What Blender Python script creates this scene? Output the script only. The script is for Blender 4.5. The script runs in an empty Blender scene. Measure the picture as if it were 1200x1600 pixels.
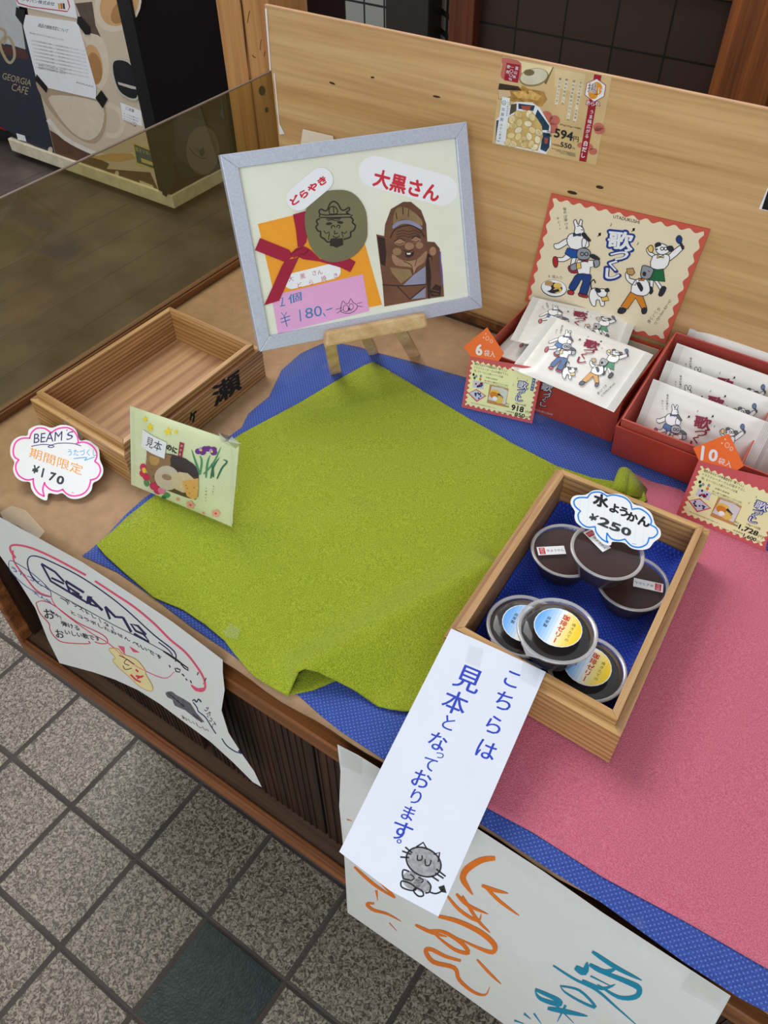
import bpy, bmesh, math, random
from mathutils import Vector as V, Matrix, geometry as G
random.seed(7)
SC = bpy.context.scene
COL = SC.collection

# ------------------------------------------------------------------ camera
FP, YAW, PITCH, ROLL = 1247.4, 0.6098, 0.8203, -0.0143
CAM = V((0, 0, 1.533))
def _axes():
    cy, sy, cp, sp = math.cos(YAW), math.sin(YAW), math.cos(PITCH), math.sin(PITCH)
    fwd = V((-sy*cp, cy*cp, -sp)); r = V((cy, sy, 0)); u = r.cross(fwd)
    cr, sr = math.cos(ROLL), math.sin(ROLL)
    return cr*r + sr*u, -sr*r + cr*u, fwd
AR, AU, AF = _axes()
cd = bpy.data.cameras.new('camera'); cam = bpy.data.objects.new('camera', cd); COL.objects.link(cam)
cd.sensor_fit = 'VERTICAL'; cd.sensor_height = 36; cd.lens = 36*FP/1600; cd.clip_start = .02
cam.matrix_world = Matrix.Translation(CAM) @ Matrix((AR, AU, -AF)).transposed().to_4x4()
SC.camera = cam
# ------------------------------------------------------------------ light
SC.view_settings.view_transform = 'Standard'; SC.view_settings.look = 'None'
SC.view_settings.gamma = 1; SC.view_settings.use_curve_mapping = False
SC.view_settings.exposure = -0.30
wd = bpy.data.worlds.new('world'); SC.world = wd; wd.use_nodes = True
wd.node_tree.nodes['Background'].inputs[0].default_value = (.92, .96, 1, 1)
wd.node_tree.nodes['Background'].inputs[1].default_value = .60
def area(name, loc, target, size, power, col):
    l = bpy.data.lights.new(name, 'AREA'); l.shape = 'RECTANGLE'; l.size, l.size_y = size; l.energy = power; l.color = col
    o = bpy.data.objects.new(name, l); COL.objects.link(o); o.location = loc
    o.rotation_euler = (V(target)-V(loc)).to_track_quat('-Z', 'Y').to_euler()
area('arcade_skylight', (-2.3, 1.2, 3.5), (-.4, .5, .8), (1.7, 1.7), 92, (1, .985, .96))
area('street_daylight', (1.2, -3.2, 3.2), (-.3, .5, .6), (3, 2.5), 118, (.93, .97, 1))

# ------------------------------------------------------------------ helpers
def at(px, py, z=None, x=None, y=None):
    d = AR*((px-600)/FP) + AU*(-(py-800)/FP) + AF
    if z is not None: t = (z-CAM.z)/d.z
    elif x is not None: t = (x-CAM.x)/d.x
    else: t = (y-CAM.y)/d.y
    return CAM + d*t
def lin(c):
    c /= 255
    return c/12.92 if c <= .04045 else ((c+.055)/1.055)**2.4
MATS = {}
def mat(name, rgb, rough=.6, var=.06, scale=30, bump=0, metal=0, spec=.4, coat=0, bscale=None, sheen=0):
    if name in MATS: return MATS[name]
    m = bpy.data.materials.new(name); m.use_nodes = True; nt = m.node_tree; b = nt.nodes['Principled BSDF']
    c = [lin(v) for v in rgb]
    b.inputs['Roughness'].default_value = rough; b.inputs['Metallic'].default_value = metal
    b.inputs['Specular IOR Level'].default_value = spec; b.inputs['Coat Weight'].default_value = coat
    b.inputs['Sheen Weight'].default_value = sheen
    tc = nt.nodes.new('ShaderNodeTexCoord'); n = nt.nodes.new('ShaderNodeTexNoise')
    n.inputs['Scale'].default_value = scale; n.inputs['Detail'].default_value = 3
    nt.links.new(tc.outputs['Object'], n.inputs['Vector'])
    r = nt.nodes.new('ShaderNodeValToRGB'); r.color_ramp.elements[0].position = .3; r.color_ramp.elements[1].position = .7
    r.color_ramp.elements[0].color = [v*(1-var) for v in c]+[1]; r.color_ramp.elements[1].color = [min(1, v*(1+var)) for v in c]+[1]
    nt.links.new(n.outputs['Fac'], r.inputs[0]); nt.links.new(r.outputs[0], b.inputs['Base Color'])
    if bump:
        n2 = nt.nodes.new('ShaderNodeTexNoise'); n2.inputs['Scale'].default_value = bscale or scale*4; n2.inputs['Detail'].default_value = 2
        nt.links.new(tc.outputs['Object'], n2.inputs['Vector'])
        bp = nt.nodes.new('ShaderNodeBump'); bp.inputs['Strength'].default_value = bump; bp.inputs['Distance'].default_value = .001
        nt.links.new(n2.outputs['Fac'], bp.inputs['Height']); nt.links.new(bp.outputs[0], b.inputs['Normal'])
    MATS[name] = m; return m
def wood(name, c1, c2, c3, grain=(1, 0, 0), freq=60, rough=.5, bump=.25, rings=.6, seed=0., coat=0, lines=1.0, knots=0, stripe=None):
    """stretched noise + fine lines along the grain axis"""
    if name in MATS: return MATS[name]
    m = bpy.data.materials.new(name); m.use_nodes = True; nt = m.node_tree; b = nt.nodes['Principled BSDF']; L = nt.links.new
    tc = nt.nodes.new('ShaderNodeTexCoord')
    mp = nt.nodes.new('ShaderNodeMapping'); mp.inputs['Scale'].default_value = [.035 if g else 1 for g in grain]; mp.inputs['Location'].default_value = (seed, seed*.7, seed*.3)
    L(tc.outputs['Object'], mp.inputs[0])
    n1 = nt.nodes.new('ShaderNodeTexNoise'); n1.inputs['Scale'].default_value = freq; n1.inputs['Detail'].default_value = 5; n1.inputs['Distortion'].default_value = rings
    n2 = nt.nodes.new('ShaderNodeTexNoise'); n2.inputs['Scale'].default_value = freq*6; n2.inputs['Detail'].default_value = 3
    L(mp.outputs[0], n1.inputs['Vector']); L(mp.outputs[0], n2.inputs['Vector'])
    r = nt.nodes.new('ShaderNodeValToRGB'); e = r.color_ramp.elements
    e[0].position = .3; e[0].color = [lin(v) for v in c1]+[1]; e[1].position = .72; e[1].color = [lin(v) for v in c3]+[1]
    k = e.new(.5); k.color = [lin(v) for v in c2]+[1]
    L(n1.outputs['Fac'], r.inputs[0])
    mx = nt.nodes.new('ShaderNodeMix'); mx.data_type = 'RGBA'; mx.blend_type = 'MULTIPLY'; mx.inputs[0].default_value = .55*lines
    r2 = nt.nodes.new('ShaderNodeValToRGB'); r2.color_ramp.elements[0].position = .34; r2.color_ramp.elements[0].color = (.5, .45, .4, 1); r2.color_ramp.elements[1].position = .56; r2.color_ramp.elements[1].color = (1, 1, 1, 1)
    L(n2.outputs['Fac'], r2.inputs[0]); L(r.outputs[0], mx.inputs[6]); L(r2.outputs[0], mx.inputs[7])
    out = mx.outputs[2]
    if stripe:      # (direction, scale, strength, distortion)
        wv = nt.nodes.new('ShaderNodeTexWave'); wv.bands_direction = stripe[0]; wv.inputs['Scale'].default_value = stripe[1]; wv.inputs['Distortion'].default_value = stripe[3]; wv.inputs['Detail'].default_value = 2; wv.inputs['Detail Scale'].default_value = .6
        L(mp.outputs[0], wv.inputs['Vector'])
        r4 = nt.nodes.new('ShaderNodeValToRGB'); r4.color_ramp.elements[0].position = .12; r4.color_ramp.elements[0].color = (.55, .42, .33, 1); r4.color_ramp.elements[1].position = .5; r4.color_ramp.elements[1].color = (1, 1, 1, 1); L(wv.outputs['Fac'], r4.inputs[0])
        m4 = nt.nodes.new('ShaderNodeMix'); m4.data_type = 'RGBA'; m4.blend_type = 'MULTIPLY'; m4.inputs[0].default_value = stripe[2]; L(out, m4.inputs[6]); L(r4.outputs[0], m4.inputs[7]); out = m4.outputs[2]
    if knots:
        mk = nt.nodes.new('ShaderNodeMapping'); mk.inputs['Scale'].default_value = [.35 if g else 1 for g in grain]; L(tc.outputs['Object'], mk.inputs[0])
        vo = nt.nodes.new('ShaderNodeTexVoronoi'); vo.inputs['Scale'].default_value = knots; L(mk.outputs[0], vo.inputs['Vector'])
        r3 = nt.nodes.new('ShaderNodeValToRGB'); r3.color_ramp.elements[0].position = .035; r3.color_ramp.elements[0].color = (.12, .07, .04, 1); r3.color_ramp.elements[1].position = .075; r3.color_ramp.elements[1].color = (1, 1, 1, 1)
        L(vo.outputs['Distance'], r3.inputs[0])
        m2 = nt.nodes.new('ShaderNodeMix'); m2.data_type = 'RGBA'; m2.blend_type = 'MULTIPLY'; m2.inputs[0].default_value = 1
        L(out, m2.inputs[6]); L(r3.outputs[0], m2.inputs[7]); out = m2.outputs[2]
    L(out, b.inputs['Base Color'])
    b.inputs['Roughness'].default_value = rough; b.inputs['Coat Weight'].default_value = coat; b.inputs['Coat Roughness'].default_value = .3
    bp = nt.nodes.new('ShaderNodeBump'); bp.inputs['Strength'].default_value = bump; bp.inputs['Distance'].default_value = .001
    L(n2.outputs['Fac'], bp.inputs['Height']); L(bp.outputs[0], b.inputs['Normal'])
    MATS[name] = m; return m
def clear(name, tint=(1, 1, 1), gloss=.12, rough=.05, diffuse=0, dcol=(.9, .9, .92), fres=.6):
    """thin clear film or pane: tinted see-through plus a mirror share that grows at grazing angles"""
    if name in MATS: return MATS[name]
    m = bpy.data.materials.new(name); m.use_nodes = True; nt = m.node_tree; nt.nodes.clear(); L = nt.links.new
    o = nt.nodes.new('ShaderNodeOutputMaterial'); t = nt.nodes.new('ShaderNodeBsdfTransparent'); t.inputs[0].default_value = (*tint, 1)
    g = nt.nodes.new('ShaderNodeBsdfGlossy'); g.inputs['Roughness'].default_value = rough
    lw = nt.nodes.new('ShaderNodeLayerWeight'); lw.inputs[0].default_value = .3
    mr = nt.nodes.new('ShaderNodeMath'); mr.operation = 'MULTIPLY_ADD'; mr.inputs[1].default_value = fres; mr.inputs[2].default_value = gloss
    L(lw.outputs['Fresnel'], mr.inputs[0])
    mx = nt.nodes.new('ShaderNodeMixShader'); L(mr.outputs[0], mx.inputs[0]); L(t.outputs[0], mx.inputs[1]); L(g.outputs[0], mx.inputs[2])
    last = mx
    if diffuse:
        d = nt.nodes.new('ShaderNodeBsdfDiffuse'); d.inputs[0].default_value = (*dcol, 1)
        m2 = nt.nodes.new('ShaderNodeMixShader'); m2.inputs[0].default_value = diffuse; L(mx.outputs[0], m2.inputs[1]); L(d.outputs[0], m2.inputs[2]); last = m2
    L(last.outputs[0], o.inputs[0]); MATS[name] = m; return m
def cloth(name, rgb, rgb2, scale=900, bump=.6, weave=False, dots=None):
    m = bpy.data.materials.new(name); m.use_nodes = True; nt = m.node_tree; b = nt.nodes['Principled BSDF']; L = nt.links.new
    tc = nt.nodes.new('ShaderNodeTexCoord'); n = nt.nodes.new('ShaderNodeTexNoise'); n.inputs['Scale'].default_value = scale; n.inputs['Detail'].default_value = 2
    L(tc.outputs['Object'], n.inputs['Vector'])
    r = nt.nodes.new('ShaderNodeValToRGB'); r.color_ramp.elements[0].position = .35; r.color_ramp.elements[1].position = .65
    r.color_ramp.elements[0].color = [lin(v) for v in rgb]+[1]; r.color_ramp.elements[1].color = [lin(v) for v in rgb2]+[1]
    L(n.outputs['Fac'], r.inputs[0]); out = r.outputs[0]; hs = n.outputs['Fac']
    if dots:
        mp = nt.nodes.new('ShaderNodeMapping'); mp.inputs['Rotation'].default_value = (0, 0, .78); mp.inputs['Scale'].default_value = (270, 270, 0); L(tc.outputs['Object'], mp.inputs[0])
        vo = nt.nodes.new('ShaderNodeTexVoronoi'); vo.inputs['Randomness'].default_value = 0; vo.inputs['Scale'].default_value = 1; L(mp.outputs[0], vo.inputs['Vector'])
        r2 = nt.nodes.new('ShaderNodeValToRGB'); r2.color_ramp.elements[0].position = .14; r2.color_ramp.elements[0].color = (1, 1, 1, 1); r2.color_ramp.elements[1].position = .27; r2.color_ramp.elements[1].color = (0, 0, 0, 1)
        L(vo.outputs['Distance'], r2.inputs[0])
        mx = nt.nodes.new('ShaderNodeMix'); mx.data_type = 'RGBA'; L(r2.outputs[0], mx.inputs[0]); L(out, mx.inputs[6]); mx.inputs[7].default_value = [lin(v) for v in dots]+[1]
        # dusty scuffs
        n3 = nt.nodes.new('ShaderNodeTexNoise'); n3.inputs['Scale'].default_value = 14; n3.inputs['Detail'].default_value = 6; L(tc.outputs['Object'], n3.inputs['Vector'])
        r3 = nt.nodes.new('ShaderNodeValToRGB'); r3.color_ramp.elements[0].position = .62; r3.color_ramp.elements[0].color = (0, 0, 0, 1); r3.color_ramp.elements[1].position = .75; r3.color_ramp.elements[1].color = (.35, .35, .35, 1)
        L(n3.outputs['Fac'], r3.inputs[0])
        m3 = nt.nodes.new('ShaderNodeMix'); m3.data_type = 'RGBA'; L(r3.outputs[0], m3.inputs[0]); L(mx.outputs[2], m3.inputs[6]); m3.inputs[7].default_value = [lin(v) for v in (140, 135, 150)]+[1]
        out = m3.outputs[2]
    L(out, b.inputs['Base Color'])
    b.inputs['Roughness'].default_value = .9; b.inputs['Sheen Weight'].default_value = .15; b.inputs['Specular IOR Level'].default_value = .2
    bp = nt.nodes.new('ShaderNodeBump'); bp.inputs['Strength'].default_value = bump; bp.inputs['Distance'].default_value = .0006
    L(hs, bp.inputs['Height']); L(bp.outputs[0], b.inputs['Normal'])
    MATS[name] = m; return m

def thing(name, label, cat, loc=(0, 0, 0), group=None):
    o = bpy.data.objects.new(name, None); COL.objects.link(o); o.location = loc; o.empty_display_size = .05
    return tag(o, label, cat, group)
def tag(o, label, cat, group=None):
    o['label'] = label; o['category'] = cat
    if group: o['group'] = group
    return o
def struct(o): o['kind'] = 'structure'; return o
def worldloc(o):
    p = V((0, 0, 0))
    while o: p += o.location; o = o.parent
    return p
class MB:
    def __init__(s): s.v = []; s.f = []; s.mi = []; s.mats = []
    def m(s, mt):
        if mt not in s.mats: s.mats.append(mt)
        return s.mats.index(mt)
    def add(s, vs, fs, mt):
        k = len(s.v); i = s.m(mt); s.v += [V(p) for p in vs]
        for f in fs: s.f.append([k+j for j in f]); s.mi.append(i)
    def box(s, x0, x1, y0, y1, z0, z1, mt):
        s.hexa([(x0, y0), (x1, y0), (x1, y1), (x0, y1)], z0, z1, mt)
    def hexa(s, q, z0, z1, mt, q2=None):
        q2 = q2 or q
        s.add([(x, y, z0) for x, y in q]+[(x, y, z1) for x, y in q2], [(3, 2, 1, 0), (4, 5, 6, 7), (0, 1, 5, 4), (1, 2, 6, 5), (2, 3, 7, 6), (3, 0, 4, 7)], mt)
    def obox(s, o, a, b, c, mt):
        o, a, b, c = V(o), V(a), V(b), V(c)
        s.add([o, o+a, o+a+b, o+b, o+c, o+a+c, o+a+b+c, o+b+c], [(3, 2, 1, 0), (4, 5, 6, 7), (0, 1, 5, 4), (1, 2, 6, 5), (2, 3, 7, 6), (3, 0, 4, 7)], mt)
    def lathe(s, prof, mt, n=40, M=None, closed=False):
        vs = []; fs = []
        for r, z in prof:
            for i in range(n):
                a = 2*math.pi*i/n; vs.append(V((r*math.cos(a), r*math.sin(a), z)))
        for j in range(len(prof)-1):
            for i in range(n): fs.append((j*n+i, j*n+(i+1) % n, (j+1)*n+(i+1) % n, (j+1)*n+i))
        if M: vs = [M @ p for p in vs]
        s.add(vs, fs, mt)
    def tube(s, path, r, mt, n=8):
        path = [V(p) for p in path]; rings = []
        for i, p in enumerate(path):
            d = (path[min(i+1, len(path)-1)]-path[max(i-1, 0)]).normalized()
            a = d.orthogonal().normalized(); b = d.cross(a); rr = r[i] if isinstance(r, (list, tuple)) else r
            rings.append([p+a*rr*math.cos(2*math.pi*k/n)+b*rr*math.sin(2*math.pi*k/n) for k in range(n)])
        vs = sum(rings, []); fs = [(j*n+k, j*n+(k+1) % n, (j+1)*n+(k+1) % n, (j+1)*n+k) for j in range(len(path)-1) for k in range(n)]
        fs += [tuple(range(n-1, -1, -1)), tuple((len(path)-1)*n+k for k in range(n))]
        s.add(vs, fs, mt)
    def grid(s, F, nu, nv, mt):
        vs = [F(i/nu, j/nv) for j in range(nv+1) for i in range(nu+1)]
        s.add(vs, [(j*(nu+1)+i, j*(nu+1)+i+1, (j+1)*(nu+1)+i+1, (j+1)*(nu+1)+i) for j in range(nv) for i in range(nu)], mt)
    def build(s, name, parent=None, loc=None, bevel=0, smooth=False, local=False, solid=0):
        if parent is not None: base = V((0, 0, 0)) if local else worldloc(parent)
        else: base = V(loc) if loc is not None else V((0, 0, 0))
        me = bpy.data.meshes.new(name); me.from_pydata([tuple(p-base) for p in s.v], [], s.f)
        for mt in s.mats: me.materials.append(mt)
        me.polygons.foreach_set('material_index', s.mi)
        if smooth: me.polygons.foreach_set('use_smooth', [True]*len(s.f))
        me.update(); o = bpy.data.objects.new(name, me); COL.objects.link(o)
        if parent is not None: o.parent = parent
        else: o.location = base
        if bevel:
            b = o.modifiers.new('bevel', 'BEVEL'); b.width = bevel; b.segments = 2; b.limit_method = 'ANGLE'
        if solid:
            b = o.modifiers.new('solid', 'SOLIDIFY'); b.thickness = solid; b.offset = 0
        return o
def smoothpts(pts, n=5, closed=False):
    if len(pts) < 3: return [V(p) for p in pts]
    P = [V(p) for p in pts]; out = []; N = len(P)
    for i in range(N if closed else N-1):
        a, b, c, d = (P[(i-1) % N], P[i], P[(i+1) % N], P[(i+2) % N]) if closed else (P[max(i-1, 0)], P[i], P[i+1], P[min(i+2, N-1)])
        for k in range(n):
            t = k/n; out.append(.5*((2*b)+(c-a)*t+(2*a-5*b+4*c-d)*t*t+(3*b-a-3*c+d)*t**3))
    if not closed: out.append(P[-1])
    return out
GL = {}
def glyph(ch, bold=0):
    k = (ch, 0)
    if k not in GL:
        c = bpy.data.curves.new('g', 'FONT'); c.body = ch; c.resolution_u = 3; c.fill_mode = 'FRONT'
        o = bpy.data.objects.new('g', c); COL.objects.link(o)
        d = bpy.context.evaluated_depsgraph_get(); me = bpy.data.meshes.new_from_object(o.evaluated_get(d))
        vs = [(v.co.x, v.co.y) for v in me.vertices]; fs = [tuple(p.vertices) for p in me.polygons]
        bpy.data.objects.remove(o); bpy.data.curves.remove(c); bpy.data.meshes.remove(me); GL[k] = (vs, fs)
    return GL[k]
def stamps(bold):
    """offsets whose shifted copies thicken a glyph"""
    if bold <= .012: return [(0, 0)]
    if bold <= .022: return [(-.012, -.006), (.012, .006)]
    n = 6 if bold < .06 else 12
    return [(bold*math.cos(2*math.pi*(i+.5)/n), bold*math.sin(2*math.pi*(i+.5)/n)) for i in range(n)]
INK = .00007
class Art:
    """flat print on a sheet; coordinates may be given in a zoomed frame (see z)"""
    def __init__(s, mb, surf): s.mb = mb; s.surf = surf; s.T = lambda x, y: (x, y); s.sc = 1; s.maxe = 0
    def z(s, ox, oy, k): s.T = lambda x, y: (ox+x*k, oy+y*k); s.sc = k; return s
    def p(s, x, y, l): a, b = s.T(x, y); return s.surf(a, b, l*INK)
    def poly(s, pts, mt, l=1, sm=0):
        if sm: pts = smoothpts(pts, sm, True)
        pts = [(q[0], q[1]) for q in pts]
        tr = G.tessellate_polygon([[V((x, y, 0)) for x, y in pts]])
        s.emit(pts, tr, mt, l)
    def emit(s, pts, fs, mt, l):
        # on curved sheets large triangles are split so that the ink follows the surface
        if s.maxe:
            pts = [tuple(p) for p in pts]; work = []; done = []
            for f in fs: work += [(pts[f[0]], pts[f[i]], pts[f[i+1]]) for i in range(1, len(f)-1)]
            while work:
                t = work.pop(); e = [math.hypot(t[i][0]-t[i-2][0], t[i][1]-t[i-2][1]) for i in range(3)]; k = e.index(max(e))
                if e[k] <= s.maxe: done.append(t); continue
                a, b, c = t[k], t[k-2], t[k-1]; m = ((a[0]+b[0])/2, (a[1]+b[1])/2); work += [(a, m, c), (m, b, c)]
            pts = [p for t in done for p in t]; fs = [(3*i, 3*i+1, 3*i+2) for i in range(len(done))]
        s.mb.add([s.p(q[0], q[1], l) for q in pts], fs, mt)
    def ell(s, cx, cy, rx, ry, mt, l=1, rot=0, n=24, a0=0, a1=2*math.pi):
        c, sn = math.cos(rot), math.sin(rot)
        s.poly([(cx+rx*math.cos(a)*c-ry*math.sin(a)*sn, cy+rx*math.cos(a)*sn+ry*math.sin(a)*c) for a in [a0+(a1-a0)*i/n for i in range(n)]], mt, l)
    def ring(s, cx, cy, rx, ry, w, mt, l=1, rot=0):
        c, sn = math.cos(rot), math.sin(rot)
        s.line([(cx+rx*math.cos(a)*c-ry*math.sin(a)*sn, cy+rx*math.cos(a)*sn+ry*math.sin(a)*c) for a in [2*math.pi*i/12 for i in range(12)]], w, mt, l, closed=True)
    def line(s, pts, w, mt, l=1, closed=False, sm=4, taper=0):
        P = smoothpts([V((x, y)) for x, y in pts], sm, closed) if sm > 1 else [V((x, y)) for x, y in pts]
        if closed: P = P+[P[0]]
        vs = []; n = len(P)
        for i, q in enumerate(P):
            d = P[min(i+1, n-1)]-P[max(i-1, 0)]
            if closed and i in (0, n-1): d = P[1]-P[-2]
            if d.length < 1e-9: d = V((1, 0))
            d.normalize(); nn = V((-d.y, d.x)); t = i/(n-1)
            ww = w*(1 if not taper else max(.12, math.sin(math.pi*(t*.85+.15))**.7 if taper == 1 else (1-t)**.6))/2
            vs += [q+nn*ww, q-nn*ww]
        s.mb.add([s.p(q[0], q[1], l) for q in vs], [(2*i, 2*i+1, 2*i+3, 2*i+2) for i in range(n-1)], mt)
    def text(s, st, bl, br, tl, mt, l=1, bold=0):
        """fits the glyph outline of st to the parallelogram bl-br-tl"""
        vs, fs = glyph(st)
        if not vs: return
        sts = stamps(bold); mg = max(o[0] for o in sts); my = max(o[1] for o in sts)
        x0 = min(v[0] for v in vs); x1 = max(v[0] for v in vs); y0 = min(v[1] for v in vs); y1 = max(v[1] for v in vs); x0 -= mg; x1 += mg; y0 -= my; y1 += my
        bl, br, tl = V(bl), V(br), V(tl); e = br-bl; u = tl-bl
        for k, (dx, dy) in enumerate(sts): s.emit([bl+e*((x+dx-x0)/max(x1-x0, 1e-6))+u*((y+dy-y0)/max(y1-y0, 1e-6)) for x, y in vs], fs, mt, l+k*.3)
    def cell(s, ch, c, e, u, mt, l=1, bold=0):
        """one em cell centred at c with em vectors e (right) and u (up)"""
        vs, fs = glyph(ch)
        c, e, u = V(c), V(e), V(u)
        if not vs: return
        for k, (dx, dy) in enumerate(stamps(bold)):
            if ch == 'ー': Q = [c+e*(-(y+dy-.38))+u*(x+dx-.5)*-1 for x, y in vs]
            else: Q = [c+e*(x+dx-.5)+u*(y+dy-.38) for x, y in vs]
            s.emit(Q, fs, mt, l+k*.3)
    def vtext(s, st, a, b, w, mt, l=1, bold=0, up=None, jit=0):
        a, b, w = V(a), V(b), V(w); n = len(st); st_ = (b-a)/max(1, n-1)
        up = V(up) if up else -st_.normalized()*w.length
        for i, ch in enumerate(st):
            j = V((random.uniform(-jit, jit), random.uniform(-jit, jit)))
            s.cell(ch, a+st_*i+j, w, up, mt, l, bold)
    def htext(s, st, a, b, up, mt, l=1, bold=0):
        """cells in a row, a and b the first and last cell centres"""
        a, b = V(a), V(b); n = len(st); d = (b-a)/max(1, n-1)
        for i, ch in enumerate(st): s.cell(ch, a+d*i, d, V(up), mt, l, bold)
def camsurf(hit):
    def f(px, py, h):
        P = hit(px, py); return P+(CAM-P).normalized()*h
    return f
class Pl:
    def __init__(s, o, a, b):   # plane through three points, or o + two directions
        s.o = V(o); s.n = (V(a)-s.o).cross(V(b)-s.o).normalized()
        if s.n.dot(CAM-s.o) < 0: s.n = -s.n
    def off(s, d):
        q = Pl.__new__(Pl); q.o = s.o+s.n*d; q.n = s.n; return q
    def hit(s, px, py):
        d = at(px, py, z=0)-CAM; return CAM+d*((s.o-CAM).dot(s.n)/d.dot(s.n))
    def surf(s): return camsurf(s.hit)
def slab(mb, pts, pl, th, mt, edge=None):
    """solid sheet: outline pts (pixels) on plane pl, thickness th behind it"""
    A = [pl.hit(*p) for p in pts]; B = [p-pl.n*th for p in A]; n = len(A)
    tr = G.tessellate_polygon([[V((x, y, 0)) for x, y in pts]])
    mb.add(A, tr, mt); mb.add(B, tr, mt)
    mb.add(A+B, [(i, (i+1) % n, n+(i+1) % n, n+i) for i in range(n)], edge or mt)
def tri2(outline, step):
    """triangulates a 2-D outline with inner grid points"""
    xs = [p[0] for p in outline]; ys = [p[1] for p in outline]; pts = [V((p[0], p[1])) for p in outline]; n = len(pts)
    def inside(x, y):
        c = False
        for i in range(n):
            a, b = pts[i], pts[i-1]
            if (a.y > y) != (b.y > y) and x < (b.x-a.x)*(y-a.y)/(b.y-a.y)+a.x: c = not c
        return c
    y = min(ys)+step*.5; r = 0
    while y < max(ys):
        x = min(xs)+step*(.5 if r % 2 else .25)
        while x < max(xs):
            if inside(x, y): pts.append(V((x, y)))
            x += step
        y += step*.9; r += 1
    res = G.delaunay_2d_cdt(pts, [], [list(range(n))], 1, 1e-7)
    return [(p.x, p.y) for p in res[0]], [tuple(f) for f in res[2]]
def cloth_sheet(name, outline, zf, th, mt, step=.012, parent=None, loc=None):
    """outline of world (x, y); height field zf; real thickness"""
    vs, fs = tri2(outline, step)
    mb = MB(); mb.add([(x, y, zf(x, y)) for x, y in vs], fs, mt)
    o = mb.build(name, parent, loc, smooth=True)
    s = o.modifiers.new('solid', 'SOLIDIFY'); s.thickness = th; s.offset = -1
    # make sure faces point up so that the thickness goes down
    me = o.data
    if sum(p.normal.z for p in me.polygons) < 0: me.flip_normals()
    return o
def px2w(pts, zf):
    out = []
    for p in pts:
        if len(p) == 3: out.append((p[0], p[1])); continue      # already world (x, y, None)
        q = at(p[0], p[1], z=.8)
        for _ in range(4): q = at(p[0], p[1], z=zf(q.x, q.y))
        out.append((q.x, q.y))
    return out
W = mat('white_paper', (236, 237, 240), .7, .02); BK = mat('black_ink', (28, 28, 32), .6, .05)
# ------------------------------------------------------------------ setting
def floor_mat():
    m = bpy.data.materials.new('floor_tiles'); m.use_nodes = True; nt = m.node_tree; b = nt.nodes['Principled BSDF']; L = nt.links.new
    def N(t, **k):
        n = nt.nodes.new(t)
        for a, v in k.items(): setattr(n, a, v)
        return n
    def M(op, a, b_=None, c=None):
        n = N('ShaderNodeMath', operation=op)
        for i, v in enumerate((a, b_, c)):
            if v is None: continue
            if isinstance(v, (int, float)): n.inputs[i].default_value = v
            else: L(v, n.inputs[i])
        return n.outputs[0]
    def ramp(f, p0, c0, p1, c1):
        r = N('ShaderNodeValToRGB'); r.color_ramp.elements[0].position = p0; r.color_ramp.elements[0].color = [lin(v) for v in c0]+[1]
        r.color_ramp.elements[1].position = p1; r.color_ramp.elements[1].color = [lin(v) for v in c1]+[1]; L(f, r.inputs[0]); return r
    def mixc(f, a, b_):
        n = N('ShaderNodeMix', data_type='RGBA'); L(f, n.inputs[0]); L(a, n.inputs[6]); L(b_, n.inputs[7]); return n.outputs[2]
    tc = N('ShaderNodeTexCoord'); sp = N('ShaderNodeSeparateXYZ'); L(tc.outputs['Object'], sp.inputs[0])
    X, Y = sp.outputs[0], sp.outputs[1]
    gx = M('PINGPONG', M('DIVIDE', M('ADD', X, 1.063+.18*40), .18), .5)      # 0 at a joint
    gy = M('PINGPONG', M('DIVIDE', M('ADD', Y, -.179+.18*40), .18), .5)
    far = M('LESS_THAN', X, -1.5)
    gy2 = M('ADD', gy, M('MULTIPLY', far, 1))
    d = M('MINIMUM', gx, gy2)
    wid = M('SUBTRACT', .03, M('MULTIPLY', far, .018))
    grout = M('LESS_THAN', d, wid)
    n1 = N('ShaderNodeTexNoise'); n1.inputs['Scale'].default_value = 170; n1.inputs['Detail'].default_value = 3; n1.inputs['Distortion'].default_value = 1.2; L(tc.outputs['Object'], n1.inputs['Vector'])
    n2 = N('ShaderNodeTexNoise'); n2.inputs['Scale'].default_value = 6; n2.inputs['Detail'].default_value = 3; L(tc.outputs['Object'], n2.inputs['Vector'])
    near = ramp(n1.outputs['Fac'], .40, (72, 62, 53), .62, (160, 148, 131))
    farc = ramp(n2.outputs['Fac'], .3, (74, 64, 60), .7, (104, 92, 86))
    c = mixc(far, near.outputs[0], farc.outputs[0])
    gc = ramp(n2.outputs['Fac'], .3, (62, 55, 52), .7, (84, 75, 70))
    col = mixc(grout, c, gc.outputs[0])
    L(col, b.inputs['Base Color'])
    L(M('ADD', .38, M('MULTIPLY', grout, .45)), b.inputs['Roughness'])
    h = M('ADD', M('MULTIPLY', M('MINIMUM', M('DIVIDE', d, .035), 1), 1.6), M('MULTIPLY', n1.outputs['Fac'], M('SUBTRACT', 1.0, M('MULTIPLY', far, .9))))
    bp = N('ShaderNodeBump'); bp.inputs['Strength'].default_value = .7; bp.inputs['Distance'].default_value = .0018; L(h, bp.inputs['Height']); L(bp.outputs[0], b.inputs['Normal'])
    return m
mb = MB(); mb.box(-5, 2.4, -1.6, 3.6, -.05, 0, floor_mat()); FLOOR = struct(mb.build('floor', loc=(0, 0, 0)))
mb = MB(); mb.box(-.5185, -.3475, .0035, .1745, .0002, .0012, mat('dark_glass_tile', (44, 56, 54), .3, .25, 60, .6, spec=.25))
mb.build('dark_tile', FLOOR, bevel=.0005)

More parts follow.
